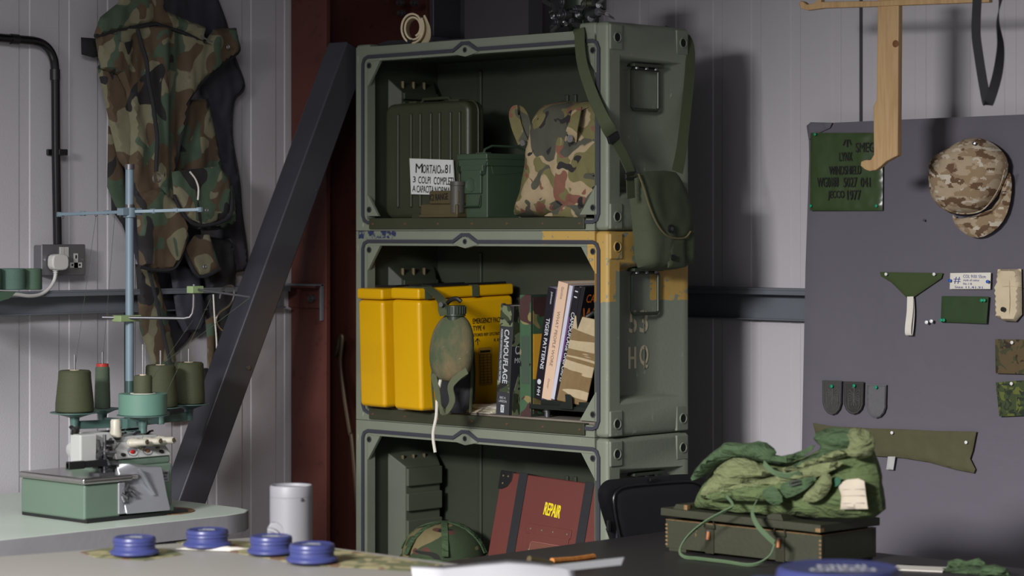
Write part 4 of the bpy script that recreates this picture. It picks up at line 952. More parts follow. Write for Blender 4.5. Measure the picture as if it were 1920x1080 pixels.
q.build('looper_cover', SILV, T, bevel=.004)
MB().prism([(.150, .02, .118), (.158, .1, .118), (.200, .1, .05), (.194, .1, .05)], -.012, .0).build('cover_rib', SILV, T, bevel=.001)
MB().box(.118, .292, .045, .24, .008, .122).box(.135, .29, .05, .235, .12, .15).build('machine_body', MINT, T, bevel=.006, seg=3)
MB().box(.235, .262, .0, .05, 0, .022).build('foot_lug', MINT, T, bevel=.004)
M = Matrix.Rotation(0, 4, 'X')
q = MB(); q.add([(.125, .045, .148), (.292, .045, .148), (.292, .2, .148), (.125, .2, .148), (.130, .062, .205), (.275, .062, .205), (.275, .2, .205), (.130, .2, .205)],
      [(0, 1, 5, 4), (1, 2, 6, 5), (2, 3, 7, 6), (3, 0, 4, 7), (4, 5, 6, 7), (3, 2, 1, 0)])
q.box(.13, .272, .075, .19, .200, .222)
q.build('head_cover', MWHT, T, bevel=.004)
MB().prism(rnd([(.015, .135), (.050, .135), (.062, .155), (.064, .245), (.015, .245)], 0), .035, .078).build('needle_head', MWHT, T, bevel=.005, seg=3)
MB().prism([(.055, .15), (.12, .17), (.135, .205), (.11, .245), (.055, .245)], .05, .10).build('needle_head_cover', MWHT, T, bevel=.004)
MB().lathe([(0, 0), (.028, 0), (.028, .02), (.022, .024), (0, .026)], (.06, .098, .185), (-1, 0, 0)).build('handwheel', MWHT, T)
MB().tube([(.02, .07, .245), (.015, .06, .262), (.0, .05, .272)], .006, 8).tube([(.03, .07, .245), (.032, .07, .27)], .006, 8).build('lift_lever', BLACK, T)
random.seed(3)
q = MB()
for i in range(18):
    a = Vector((.055+random.random()*.045, .025+random.random()*.03, .115+random.random()*.10)); d = Vector((random.uniform(-1, 1), -.3, random.uniform(-1, 1))).normalized()
    q.cyl(a, a+d*random.uniform(.01, .028), random.uniform(.003, .007), n=8)
q.box(.068, .072, .03, .035, .10, .20).box(.05, .095, .01, .05, .104, .112).cyl((.08, .03, .10), (.08, .03, .24), .004).build('presser_mechanism', STEELD, T)
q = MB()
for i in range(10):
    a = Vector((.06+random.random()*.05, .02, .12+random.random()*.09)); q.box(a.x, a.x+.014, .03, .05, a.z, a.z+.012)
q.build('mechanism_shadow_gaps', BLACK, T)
MB().box(-.035, .075, .012, .022, .135, .158).box(-.035, .01, .010, .024, .133, .160).build('presser_arm', BLACK, T, bevel=.002)
q = MB()
for i in range(8): a = Vector((.100+random.random()*.03, -.002, .05+random.random()*.035)); q.cyl(a, a+Vector((random.uniform(-.02, .02), -.008, random.uniform(-.02, .01))), .004, n=8)
q.build('looper_linkage', STEELD, T)
MB().lathe([(.014, 0), (.015, .012), (.012, .03), (.0125, .055), (.010, .062), (0, .062)], (.150, .08, .222), (0, 0, 1)).build('tension_knob', IVORY, T)
MB().cyl((.150, .08, .212), (.150, .08, .224), .013).build('knob_collar', BLACK, T)
for i, x in enumerate((.182, .222, .262)):
    k = MB().lathe([(.017, 0), (.018, .008), (.016, .011), (.0165, .018), (.0125, .024), (.012, .045), (.008, .048), (.008, .044), (0, .044)], (x, .062, .200), (.25, -1, .12)).build('tension_dial', IVORY, T)
    d = Vector((.25, -1, .12)).normalized(); a = Vector((x, .062, .200)); MB().cyl(a+d*.043, a+d*.0495, .005, n=12).build('dial_screw', BROWNO, k)
    MB().tube([(x-.012, .09, .222), (x-.006, .085, .232), (x, .08, .235)], .004, 6).build('thread_guide', BLACK, T)
MB().tube([(.10, .10, .232), (.105, .10, .24), (.26, .12, .24), (.268, .12, .234), (.268, .12, .21)], .004, 8).build('carrying_bar', BLACK, T)
for x, m_, nm in ((.178, mat('red_oil_float', (150, 30, 28), .3), 'oil_window'), (.222, mat('amber_oil_float', (130, 88, 64), .3), 'oil_window')):
    z = .170; yy = .0525; o = MB().ring((x, yy, z), (0, -1, .3), .0145, .0022).cyl((x, yy+.002, z), (x, yy-.001, z), .0135).build(nm, SILV, T); MB().lathe([(.008, 0), (.006, .002), (0, .003)], (x, yy-.0012, z), (0, -1, .1), 16).build('float', m_, o)
for x in (.148, .262): MB().lathe([(.007, 0), (.006, .005), (0, .007)], (x, .051, .163), (0, -1, .2), 14).build('black_knob', BLACK, T)
for x in (.203, .25): MB().lathe([(.004, 0), (.004, .008), (0, .01)], (x, .052, .178), (0, -1, 0), 12).build('brass_guide', BRASS, T)
npl = MB().box(.236, .280, .0435, .045, .072, .100).build('name_plate', SILV, T, bevel=.0003)
tx = MB(); letter(tx, 'ROTAZIONE', .240, .090, .036, .006, .043, 0, .0003); letter(tx, 'OPERAZIO', .243, .083, .030, .005, .043, 0, .0003); letter(tx, 'ON 2000', .240, .076, .036, .004, .043); tx.build('lettering', INK, npl)
for ch in T.o.children_recursive:
    for v_ in ch.data.vertices:
        if v_.co.z > .105: v_.co.z = .105+(v_.co.z-.105)*.68
# ---------------------------------------------------------------- thread stand
TRZ = .980
pp = atD(243, 780, 6.10)
T = Th('thread_stand', 'pale blue pole thread stand with teal spool trays behind the overlock machine', 'thread stand', (pp.x, pp.y, TZ), 90)
zt = atD(240, 308, 6.10).z-TZ
MB().cyl((0, 0, .30), (0, 0, zt-.012), .0105, n=20).build('pole', BLUEP, T)
MB().cyl((0, 0, 0), (0, 0, .30), .010, n=20).build('lower_pole', mat('dark_teal_pole', (62, 86, 84), .4, .3, .2), T)
MB().cyl((0, 0, zt-.013), (0, 0, zt), .012, n=20).cyl((0, 0, zt-.11), (0, 0, zt-.10), .0108).build('pole_cap', STEELD, T)
MB().cyl((0, 0, 0), (0, 0, .02), .035).build('pole_base', TEAL, T)
def tp(x, y, d): return T.loc(atD(x, y, d))
a, b_, m_ = tp(112, 402, 6.20), tp(374, 393, 6.10), tp(243, 397, 6.10)
q = MB()
for u, v in ((a, m_), (m_, b_)):
    dd = (v-u); n_ = dd.cross(Vector((0, 0, 1))).normalized()
    for s_ in (-1, 1): q.ribbon([u+n_*.006*s_, v+n_*.006*s_], (0, 0, 1), .008, .002)
    for k in range(4): w0 = u.lerp(v, k/3); q.box(w0.x-.004, w0.x+.004, w0.y-.008, w0.y+.008, w0.z-.006, w0.z+.006)
q.cyl((0, 0, m_.z-.014), (0, 0, m_.z+.010), .016)
q.box(-.03, .03, -.012, .012, m_.z-.009, m_.z+.009)
q.build('upper_cross_arm', BLUEP, T, bevel=.001)
q = MB()
for x, y in ((118, 407), (180, 403)): w0 = tp(x, y, 6.17); q.ring(w0, (0, 1, 0), .0035, .0008, 12, 5)
q.build('thread_eyelet', STEELD, T)
q = [tp(x, y, 6.08) for x, y in ((192, 595), (345, 597), (356, 595), (361, 588), (363, 575), (364, 533))]
MB().tube(q, .0042, 10).build('bent_rod', STEELD, T)
g1 = tp(243, 597, 6.09); MB().box(g1.x-.035, g1.x+.03, -.018, .018, g1.z-.008, g1.z+.008).build('green_clamp', mat('pale_green_clamp', (128, 148, 104), .5), T, bevel=.002)
g1 = tp(366, 543, 6.08); MB().box(g1.x-.018, g1.x+.018, g1.y-.012, g1.y+.012, g1.z-.009, g1.z+.009).build('green_clamp', mat('pale_green_clamp', (128, 148, 104), .5), T, bevel=.002)
MB().tube([tp(372, 543, 6.07), tp(470, 557, 5.95)], .0028, 8).build('side_rod', STEELD, T)
cones = [
 (140, 774, 6.00, .047, .038, 78, THR, 'large olive thread cone, leftmost on the thread stand', 665),
 (192, 767, 6.16, .020, .017, 78, THR2, 'slim sage thread cone with a red cap on the thread stand', 660),
 (301, 764, 6.20, .043, .036, 78, THR, 'large olive thread cone directly behind the teal tape roll', 657),
 (354, 758, 6.30, .041, .036, 77, THR, 'large olive thread cone, rightmost on the thread stand', 654)]
roots = []
arm = MB()
hub = Vector((0, 0, TRZ-TZ-.035))
arm.box(-.022, .022, -.018, .018, hub.z-.02, hub.z+.012)
def tray(w0, R, k):
    q = MB().lathe([(.006, -.030), (.010, -.030), (.012, -.012), (R*.7, -.003), (R, 0), (R, .002), (R*.7, .0005), (.0, -.001)], tuple(w0), n=32)
    tr_ = q.build('spool_tray', TEAL, T); MB().cyl(w0, w0+Vector((0, 0, k)), .0028, n=10).build('spool_pin', STEEL, tr_)
    arm.ribbon([hub, w0+Vector((0, 0, -.030))], (0, 0, 1), .020, .006)
    arm.cyl(w0+Vector((0, 0, -.042)), w0+Vector((0, 0, -.028)), .010)
for x, y, d, r0, r1, hpx, m_, lab, ptop in cones:
    p = atD(x, y, d); w0 = T.loc(p); H = hpx/FPX*d
    tray(w0, max(r0*1.28, .045), (y-ptop)/FPX*d)
    c = Th('thread_cone', lab, 'thread cone', p+Vector((0, 0, .0025)), 0, None)
    MB().lathe([(.004, 0), (r0*.95, 0), (r0, .003), (r0*.995, H*.2), (r1*1.06, H*.8), (r1*1.04, H-.004), (r1*.93, H), (.004, H)], n=36).build('wound_thread', m_, c)
    if 'red cap' in lab: MB().lathe([(.004, H), (.0155, H), (.0155, H+.007), (.004, H+.008)], n=24).build('red_cap', mat('red_plastic', (170, 50, 40), .4), c)
    else: MB().lathe([(.004, H), (.012, H), (.012, H+.001), (.004, H+.001)], n=20).build('cone_core', CREAM, c)
p = atD(268, 779, 5.86); w0 = T.loc(p)
tray(w0, .062, .17)
c = Th('tape_roll', 'wide teal tape roll lying on the front tray of the thread stand', 'tape roll', p+Vector((0, 0, .0025)), 0)
MB().lathe([(.030, 0), (.058, 0), (.058, .050), (.030, .050), (.030, 0)], n=44).build('wound_tape', TEALT, c, bevel=.001)
MB().lathe([(.027, 0), (.0298, 0), (.0298, .051), (.027, .051), (.027, 0)], n=36).build('cardboard_core', PAPER, c)
c = Th('thread_cone', 'small olive thread spool standing inside the teal tape roll', 'thread cone', p+Vector((0, 0, .004)), 0)
MB().lathe([(.004, 0), (.022, 0), (.022, .088), (.020, .092), (.004, .092)], n=30).build('wound_thread', THR, c)
MB().lathe([(.004, .092), (.008, .092), (.008, .094), (.004, .094)], n=16).build('core', CREAM, c)
arm.build('tray_arms', TEAL, T, bevel=.001)
q = MB()
for (a, da, b2, db) in (((268, 735), 5.86, (362, 600), 6.08), ((301, 685), 6.2, (470, 557), 5.95), ((140, 695), 6.0, (180, 405), 6.17), ((301, 760), 5.9, (395, 560), 6.05), ((192, 688), 6.16, (215, 405), 6.15), ((250, 900), 5.75, (285, 740), 5.85), ((205, 870), 5.75, (268, 735), 5.85)):
    q.tube([tp(*a, da), tp(*b2, db)], .0005, 4)
q.build('running_threads', THR2, T)
# ---------------------------------------------------------------- foreground cutting table
C_ = atZ(478, 1007, TZ); R_ = Vector((-3.45, C_.y, TZ)); L_ = atZ(0, 1043, TZ)
dl = (L_-C_).normalized(); L2 = C_+dl*1.6
T = Th('cutting_table', 'pale grey cutting table in the foreground carrying the small blue pots', 'table', (C_.x, C_.y, 0))
P = [(0, 0), (R_.x-C_.x, R_.y-C_.y), (R_.x-C_.x, R_.y-C_.y-1.1), (L2.x-C_.x, L2.y-C_.y)]
M = Matrix(((1, 0, 0, 0), (0, 0, 1, 0), (0, 1, 0, 0), (0, 0, 0, 1)))
MB().prism(P, TZ-.03, TZ, M).build('table_top', mat('pale_table_top', (140, 138, 132), .5, 0, .03, 4), T, bevel=.004)
for x, y in ((.05, -.12), (P[1][0]-.06, -.06), (P[2][0]-.06, P[2][1]+.06), (P[3][0]+.06, P[3][1]+.03)): MB().box(x-.02, x+.02, y-.02, y+.02, 0, TZ-.03).build('leg', BRACE, T, bevel=.002)
NB = NAVY
def pot(px0, px1, ytop, label, z):
    xc = (px0+px1)/2
    p = atZ(xc, ytop+4, z+.036); d = (p-CAM).dot(FW); R = (px1-px0)/2/FPX*d
    T = Th('blue_pot', label, 'pot', (p.x, p.y, z+.002), 35, 'blue pots on the cutting table')
    MB().lathe([(0, 0), (R*1.02, 0), (R*1.09, .003), (R*1.08, .007), (R*.97, .0105), (R*.93, .012), (R*.92, .020), (R*.955, .0215), (R*.955, .0245), (R*.94, .0255), (R*.955, .0265), (R*.955, .031), (R*.92, .035), (R*.84, .0365), (R*.78, .035), (0, .035)], n=40).build('pot_body', NB, T)
    tx = MB(); M = Matrix.Rotation(-PI/2, 4, 'X')
    for i, (s_, w_) in enumerate((('MINI', R*.5), ('GREEN', R*.75))): letter(tx, s_, -w_/2, .004-i*.016, w_, .012, 0, 0, .0006, M=Matrix.Translation((0, 0, .0352)) @ M)
    tx.build('lid_lettering', LTXT, T)
pot(210, 294, 1004, 'small blue pot, leftmost on the cutting table', TZ+.003)
pot(347, 430, 990, 'small blue pot second from the left, farthest back on the cutting table', TZ+.003)
pot(467, 550, 1002, 'small blue pot third from the left, partly behind the rightmost small pot', TZ+.003)
pot(540, 630, 1017, 'small blue pot, rightmost and nearest of the four small pots', TZ+.003)
CREMT = camo('pale_camo_cloth', (150, 142, 104), [((96, 100, 66), .52, 16, None), ((112, 84, 60), .6, 18, None)])
for i, (pts, lab) in enumerate((([(150, 1036), (215, 1026), (315, 1030), (345, 1040), (270, 1052), (180, 1046)], 'camouflage fabric scrap under the leftmost small blue pot'), ([(330, 1018), (360, 1012), (560, 1020), (700, 1040), (720, 1052), (560, 1058), (460, 1040)], 'long camouflage fabric piece under the three right small pots'), ([(560, 1060), (700, 1042), (830, 1060), (780, 1072)], 'camouflage fabric corner lying right of the small blue pots'))):
    W_ = [atZ(x, y, TZ) for x, y in pts]; c0 = sum(W_, Vector())/len(W_)
    T = Th('fabric_scrap', lab, 'fabric', (c0.x, c0.y, TZ+.0002+.0008*(i == 2)), 0)
    b = MB().pillow([((p-c0).x, (p-c0).y) for p in W_], 0, .0008, .0002, .03, .02, .0006); b.v = [Vector((v.x, v.z, max(-v.y, 0))) for v in b.v]; b.build('fabric', CREMT, T)
pw = atZ(395, 1027, TZ+.004)
T = Th('paper_note', 'crumpled white paper slip between the two left small pots', 'paper', (pw.x, pw.y, TZ+.002), 35)
b = MB().pillow([(-.07, -.02), (.05, -.03), (.08, .015), (-.05, .02)], 0, .004, .0, .012, .02, .004, (40, 40), 3); b.v = [Vector((v.x, v.z, max(-v.y, 0))) for v in b.v]; b.build('paper', PAPER, T)
# paper sheet on the right, curling up
T = Th('paper_sheet', 'large white paper sheet curling up at the front edge of the cutting table', 'paper', atZ(950, 1072, TZ+.002), 0)
b = MB(); I_ = T.I
top_e = [(770, 1070), (830, 1062), (900, 1054), (950, 1049), (1000, 1052), (1060, 1060), (1075, 1064)]
vs = []
for i, (x, y) in enumerate(top_e):
    far = atD(x, y, 4.90); near = atZ(x+10, 1110, TZ+.003)
    for k in range(7):
        t = k/6; v = far.lerp(near, t); zz = max(TZ+.003, far.z*(1-t)**1.2+(TZ+.003)*(1-(1-t)**1.2)); vs.append(I_ @ Vector((v.x, v.y, zz)))
fs = [(i*7+k, i*7+k+1, (i+1)*7+k+1, (i+1)*7+k) for i in range(6) for k in range(6)]
o = b.add(vs, fs).build('sheet', mat('bright_white_paper', (214, 214, 220), .8, 0, .01), T); o.modifiers.new('s', 'SOLIDIFY').thickness = .0006
ru0 = atD(1040, 1066, 4.86); ru1 = atD(1168, 1052, 4.80)
T = Th('steel_ruler', 'grey steel ruler sticking out over the edge of the cutting table', 'ruler', ru0, 0)
v = ru1-ru0; v0 = -v*.8
MB().ribbon([v0, v], (FW.x, FW.y, .5), .022, .002).build('blade', mat('ruler_grey', (150, 152, 156), .4, .4), T)
# ---------------------------------------------------------------- white cylinder
p = atZ(546, 1020, TZ)
T = Th('white_speaker_cylinder', 'white cylindrical device with a curved vent at the far corner of the cutting table', 'device', (p.x, p.y+.0, TZ+.001), 40)
d = (p-CAM).dot(FW); R = 40/FPX*d; H = (1018-908)/FPX*d
MB().lathe([(0, 0), (R, 0), (R, H-.026), (R-.0008, H-.025), (R, H-.024), (R, H-.004), (R*.96, H), (R*.9, H-.001), (R*.86, H-.006), (0, H-.006)], n=56).build('cylinder_body', mat('white_device_plastic', (128, 128, 133), .5, 0, .02), T)
q = MB().cyl((R*.35, -R*.90, H-.03), (R*.35, -R*.90, H-.0), .001)
vn = MB()
pod = MB().prism(rnd([(-R*.98, .0), (-R*.1, .0), (-R*.1, .03), (-R*.35, .05), (-R*.98, .05)], 1), -R*.99, -R*.55)
pod.build('vent_pod', mat('white_device_plastic', (128, 128, 133), .5, 0, .02), T, bevel=.003)
for i in range(4):
    r_ = .010+i*.008
    vn.tube([(-R*.95+r_*math.cos(t), -R*.995, .006+r_*math.sin(t)) for t in [PI/2*j/8 for j in range(9)]], .0011, 5)
vn.build('vent_slots', STEELD, T)
q = T.M.inverted() @ atD(581, 932, d-.03); MB().lathe([(.004, 0), (.003, .002), (0, .003)], (R*.62, -R*.785, H-.028), (.6, -.8, 0), 14).build('button', STEELD, T)
# ---------------------------------------------------------------- dark table on the right
DZ = .69
T = Th('dark_table', 'black topped table carrying the green wooden crate', 'table', (-3.86, 4.62, 0))
MB().box(0, 1.9, -1.02, 0, DZ-.03, DZ).build('table_top', mat('black_table_top', (44, 42, 44), .45, 0, .15, 8, wear=(78, 70, 66), wt=.7, ws=14), T, bevel=.003)
for x, y in ((.05, -.05), (1.85, -.05), (1.85, -.97), (.05, -.97)): MB().box(x-.025, x+.025, y-.025, y+.025, 0, DZ-.03).build('leg', BRACE, T, bevel=.002)
# folding chair
T = Th('folding_chair', 'black plastic folding chair standing between the cases and the dark table', 'chair', (-3.935, 4.60, 0), 90)
pts = [(1118, 935), (1120, 915), (1133, 900), (1150, 902-4), (1190, 895), (1240, 891), (1290, 888), (1318, 892), (1332, 905), (1336, 940), (1330, 1030), (1150, 1034), (1138, 1000)]
B0 = T.poly(pts, 0)
MB().pillow(rnd(B0, 2), -.004, .007, .012, .014, .012).build('back_shell', BLACK, T)
inn = T.poly([(1150, 945), (1152, 925), (1165, 914), (1190, 910), (1290, 902), (1310, 906), (1322, 918), (1324, 960), (1316, 1008), (1200, 1020), (1166, 1022), (1158, 990)], .014)
MB().tube([(p[0], -.014, p[1]) for p in rnd(inn, 2)], .0035, 8, True).build('back_recess_rim', BLACK, T)
MB().pillow(rnd(inn, 2), -.0105, .005, .001, .015, .02).build('back_pad', mat('matt_black_plastic', (30, 30, 33), .6), T)
fr = [T.px(x, y, -.005) for x, y in ((1165, 1090), (1150, 1030), (1135, 980), (1124, 940))]
zs_ = lambda p: p
xa = T.px(1150, 1020, 0).x; xb = T.px(1318, 1010, 0).x
for x, s_ in ((xa, 1), (xb, -1)):
    MB().tube([(x, .0, .72), (x+.01*s_, -.02, .45), (x+.01*s_, -.06, .01)], .011, 10).build('front_leg', BRACE, T)
    MB().tube([(x+.02*s_, -.02, .47), (x+.02*s_, .16, .01)], .010, 10).build('rear_leg', BRACE, T)
MB().box(xa, xb, -.10, .02, .43, .455).build('seat', BLACK, T, bevel=.008)
q = MB()
for i in range(16): q.box(xa+.05+i*.014, xa+.056+i*.014, -.012, -.004, .60, .612)
q.build('vent_slots', HOLE, T)
p = T.px(1140, 985, .013); MB().box(p.x-.004, p.x+.004, -.018, -.012, p.z-.012, p.z+.012).build('grip_slot', HOLE, T)
p = T.px(1225, 899, .013); MB().box(p.x-.014, p.x+.014, -.017, -.012, p.z-.003, p.z+.003).build('top_slot', HOLE, T)
# wooden crate
cc = atZ(1540, 1066, DZ); W, D, H = .440, .205, .070
T = Th('wooden_crate', 'green painted wooden ammunition crate with metal clasps on the dark table', 'crate', (cc.x-W, cc.y, DZ+.0005), 0)
MB().box(0, W, 0, .012, .006, H).box(0, W, D-.012, D, .006, H).box(0, .012, .012, D-.012, .006, H).box(W-.012, W, .012, D-.012, .006, H).box(.01, W-.01, .01, D-.01, .006, .014).build('crate_body', CRATE, T, bevel=.0015)
MB().box(.0, W, -.0003, .0125, H, H+.0012).box(W-.0125, W+.0003, 0, D, H, H+.0012).build('bare_rim', BARE, T)
MB().box(.01, .06, .0, D, 0, .0065).box(W-.06, W-.01, 0, D, 0, .0065).build('skids', CRATE, T)
# lid slightly raised at the front right
LM = Matrix.Translation((0, 0, H+.010)) @ Matrix.Rotation(-.010, 4, 'X') @ Matrix.Rotation(.006, 4, 'Y')
l = MB(); l.M = LM
l.box(-.006, W+.006, -.012, D+.006, 0, .018)
lo = l.build('lid', CRATE, T, bevel=.002)
l = MB(); l.M = LM; l.prism([(.30, .0), (.345, .0), (.338, .014), (.315, .014), (.30, .008)], -.012, D, Matrix.Translation((0, 0, .018))).prism([(.03, 0), (.075, 0), (.07, .012), (.04, .012)], -.012, D, Matrix.Translation((0, 0, .018))).build('lid_batten', CRATE, lo, bevel=.001)
l = MB(); l.M = LM; l.box(W*.985, W+.0065, -.0126, .002, .002, .010).box(.064, .074, -.0128, -.002, .030, .019).build('bare_wood_chip', BARE, lo)
q = MB()
for z in [.012+.009*i for i in range(6)]: q.box(-.0004, .006, -.0006, .0, z, z+.0045); q.box(W-.006, W+.0004, -.0006, 0, z, z+.0045)
q.build('box_joint_ends', BARE, T)
for xp in (1333, 1465):
    p = T.px(xp, 1020, .0); x = p.x
    cl = MB().box(x-.014, x+.010, -.0035, 0, .004, H-.004).build('clasp_plate', mat('dark_olive_metal', (60, 60, 46), .4, .4), T, bevel=.0008)
    MB().tube([(x-.016, -.005, H-.008), (x-.014, -.006, H+.014), (x+.012, -.006, H+.014), (x+.014, -.005, H-.008)], .002, 6, True).build('clasp_wire', mat('dark_olive_metal', (60, 60, 46), .4, .4), cl)
    MB().tube([(x-.002, -.006, H-.016), (x-.003, -.008, H-.034)], .0045, 8).build('leather_toggle', mat('tan_leather', (150, 92, 48), .5), cl)
    MB().cyl((x-.002, -.003, H-.016), (x-.002, -.0085, H-.016), .004, n=10).build('clasp_rivet', STEEL, cl)
# ---- green bag heap
def fold(v, seed):
    return 0
zc = DZ+H+.031
T = Th('green_canvas_bag', 'crumpled green canvas bag heaped on the crate, with a pale sewn-on label', 'bag', (cc.x-W*.5, cc.y+.05, zc), 0)
def lay(name, m_, pts, off, h, back, wr, seed, wsx=(10, 26), edge=.05, par=None, r_=1):
    wsx = (wsx[0]*.9, wsx[1]*.62); wr = wr*1.5
    P = T.poly(pts, off); P = rnd([(p.x, p.z) for p in P], r_)
    b = MB().pillow(P, -off, h, back, .010, edge, wr, wsx, seed)
    q_ = []
    for v in b.v:
        s_ = v.x*18+v.z*46+seed*3+3*noise.noise(Vector((v.x*9, v.z*9, seed))); e_ = .0028*(1-abs(math.sin(s_)))**2*1.6+.0016*noise.noise(Vector((v.x*60, v.z*90, seed)))
        q_.append(Vector((v.x, v.y-(e_ if h > .012 else e_*.3), max(v.z, .001))))
    b.v = q_
    return b.build(name, m_, par or T)
lay('bag_body', GRCL, [(1330, 972), (1310, 950), (1318, 925), (1335, 885), (1372, 850), (1440, 850), (1500, 862), (1560, 830), (1600, 812), (1630, 835), (1646, 880), (1652, 930), (1656, 968), (1600, 976), (1500, 974)], .0, .055, .06, .022, 1, (7, 16), .09)
lay('bag_fold', GRCL2, [(1318, 940), (1325, 912), (1350, 872), (1372, 856), (1405, 858), (1430, 875), (1480, 878), (1540, 850), (1590, 838), (1602, 850), (1560, 868), (1500, 885), (1440, 895), (1400, 912), (1350, 935)], .055, .026, .012, .02, 2, (9, 30), .035)
lay('bag_fold', GRDK, [(1290, 905), (1310, 870), (1350, 838), (1360, 828), (1400, 832), (1430, 825), (1458, 845), (1450, 858), (1500, 848), (1530, 830), (1520, 850), (1470, 872), (1430, 866), (1378, 852), (1345, 868), (1325, 890)], .075, .018, .010, .014, 3, (14, 30), .02)
lay('bag_flap', GRDK, [(1525, 812), (1560, 800), (1600, 804), (1625, 812), (1612, 835), (1575, 850), (1540, 870), (1510, 882), (1470, 885), (1500, 862), (1545, 845)], .05, .022, .012, .012, 4, (14, 20), .025)
lay('bag_roll', GRCL2, [(1590, 806), (1612, 800), (1636, 812), (1642, 836), (1632, 858), (1600, 862), (1588, 845), (1600, 828)], .055, .036, .02, .014, 5, (20, 10), .03)
lay('bag_fold', GRCL2, [(1340, 925), (1390, 905), (1450, 895), (1520, 872), (1590, 862), (1560, 885), (1500, 905), (1450, 915), (1380, 930)], .075, .016, .01, .012, 6, (9, 40), .018)
lay('bag_fold', GRCL, [(1318, 930), (1350, 922), (1410, 910), (1450, 900), (1480, 915), (1460, 938), (1420, 940), (1380, 938), (1345, 940)], .085, .016, .01, .012, 7, (14, 30), .025)
lay('side_tab', GRDK, [(1425, 922), (1452, 908), (1472, 938), (1455, 950), (1435, 938)], .104, .006, .004, .003, 8, (20, 20), .01)
lay('bag_flap', GRCL2, [(1500, 938), (1530, 905), (1545, 886), (1558, 890), (1560, 912), (1545, 935), (1520, 944)], .085, .010, .006, .006, 9, (20, 20), .015)
lay('bag_fold', GRDK, [(1460, 908), (1490, 900), (1535, 892), (1520, 912), (1490, 930), (1470, 935)], .095, .008, .006, .008, 10, (20, 20), .015)
lay('small_patch', mat('bottle_green_patch', (40, 88, 66), .8), [(1560, 905), (1570, 892), (1580, 902), (1566, 915)], .07, .004, .004, 0, 10, edge=.01)
lb = lay('sewn_label', mat('aged_white_label', (190, 180, 162), .9, 0, .1, 20), [(1571, 908), (1590, 899), (1610, 897), (1621, 902), (1624, 930), (1628, 954), (1576, 955), (1578, 930)], .062, .006, .004, .003, 11, (20, 20), .012, r_=0)
q = MB()
for y in (918, 930, 944): q.tube([T.px(1580, y, .0695), T.px(1620, y-1, .0695)], .0006, 4)
q.build('label_lines', mat('grey_stitching', (130, 122, 112), .9), lb)
for (pts, w_, m_, wv) in (
    ([(1362, 930, .10), (1374, 948, .11), (1355, 960, .12), (1320, 980, .125), (1290, 1005, .13), (1274, 1030, .135), (1282, 1050, .14), (1310, 1058, .142), (1360, 1060, .142), (1410, 1062, .142), (1440, 1045, .135), (1452, 1020, .125)], .008, WEBL, None),
    ([(1418, 940, .09), (1410, 960, .112), (1420, 985, .125), (1438, 1005, .128), (1452, 1018, .125)], .016, WEBL, None),
    ([(1432, 868, .10), (1450, 885, .105), (1478, 892, .10), (1500, 886, .10)], .014, WEBL, None)):
    P = [T.px(x, y, o) for x, y, o in pts]; P = [Vector((p.x, p.y, p.z)) for p in P]
    P = [Vector((p.x, p.y, max(p.z, DZ-zc+.006))) for p in P]
    MB().ribbon(spl(P, 5), (.6, -.4, .55), w_, .0022).build('strap', m_, T)
MB().tube([T.px(1480, 905, .108), T.px(1498, 900, .108), T.px(1500, 906, .108), T.px(1482, 911, .108)], .002, 6, True).build('buckle', STEEL, T)
# big blue lidded tub
d = 4.35; p = atD(1573, 1063, d); R = 119/FPX*d
T = Th('blue_tub', 'large round blue tub with pale lettering on its lid, right foreground', 'tub', (p.x, p.y, DZ+.001), 40)
H = p.z-DZ-.001
MB().lathe([(0, 0), (R*.82, 0), (R*.9, H-.05), (R*.9, H-.03)], n=48).build('tub_body', NAVY, T)
MB().lathe([(R*.9, H-.045), (R*.99, H-.043), (R*1.0, H-.02), (R*.97, H-.006), (R*.92, H), (R*.86, H-.001), (R*.80, H-.003), (0, H-.003)], n=64).build('lid', NAVY, T)
tx = MB(); M = Matrix.Translation((0, 0, H-.0022)) @ Matrix.Rotation(-PI/2, 4, 'X') @ Matrix.Rotation(0, 4, 'Z')
M = Matrix.Translation((0, 0, H-.0022)) @ Matrix.Rotation(math.radians(4), 4, 'Z') @ Matrix.Rotation(-PI/2, 4, 'X')
letter(tx, 'MINI', -.035, .010, .085, .030, 0, 0, .0018, M=M); letter(tx, 'GREEN', -.055, -.035, .115, .032, 0, 0, .0018, M=M)
tx.build('lid_lettering', LTXT, T)
p = atZ(1440, 1083, DZ+.05)
T = Th('blue_pot', 'small blue pot just left of the large blue tub, cut by the bottom picture edge', 'pot', (p.x, p.y, DZ+.001), 0)
MB().lathe([(0, 0), (.04, 0), (.042, .03), (.04, .046), (.034, .05), (0, .05)], n=36).build('pot_body', NAVY, T)
# green cloth pile lower right
p = atZ(1790, 1068, DZ)
T = Th('camouflage_cloth_pile', 'crumpled dark green camouflage netting at the back right of the dark table', 'cloth', (p.x, p.y-.02, DZ+.001), 0)
for i, (pts, o, h) in enumerate((([(1690, 1085), (1700, 1070), (1760, 1066), (1820, 1062), (1880, 1066), (1900, 1085)], .0, .03), ([(1775, 1064), (1778, 1052), (1795, 1047), (1812, 1052), (1835, 1046), (1848, 1056), (1846, 1066)], -.03, .012), ([(1838, 1074), (1845, 1060), (1866, 1058), (1888, 1066), (1892, 1078)], .01, .02))):
    P = T.poly(pts, o); b = MB().pillow([(q_.x, q_.z) for q_ in P], -o, h, h, .008, .02, .012, (40, 40), i+3); b.v = [Vector((v.x, v.y, max(v.z, .0))) for v in b.v]; b.build('netting_fold', GRDK, T)
p = atZ(1720, 1067, DZ)
T = Th('white_envelope', 'pale paper strip on the dark table between the blue tub and the green netting', 'paper', (p.x, p.y, DZ+.001), 25)
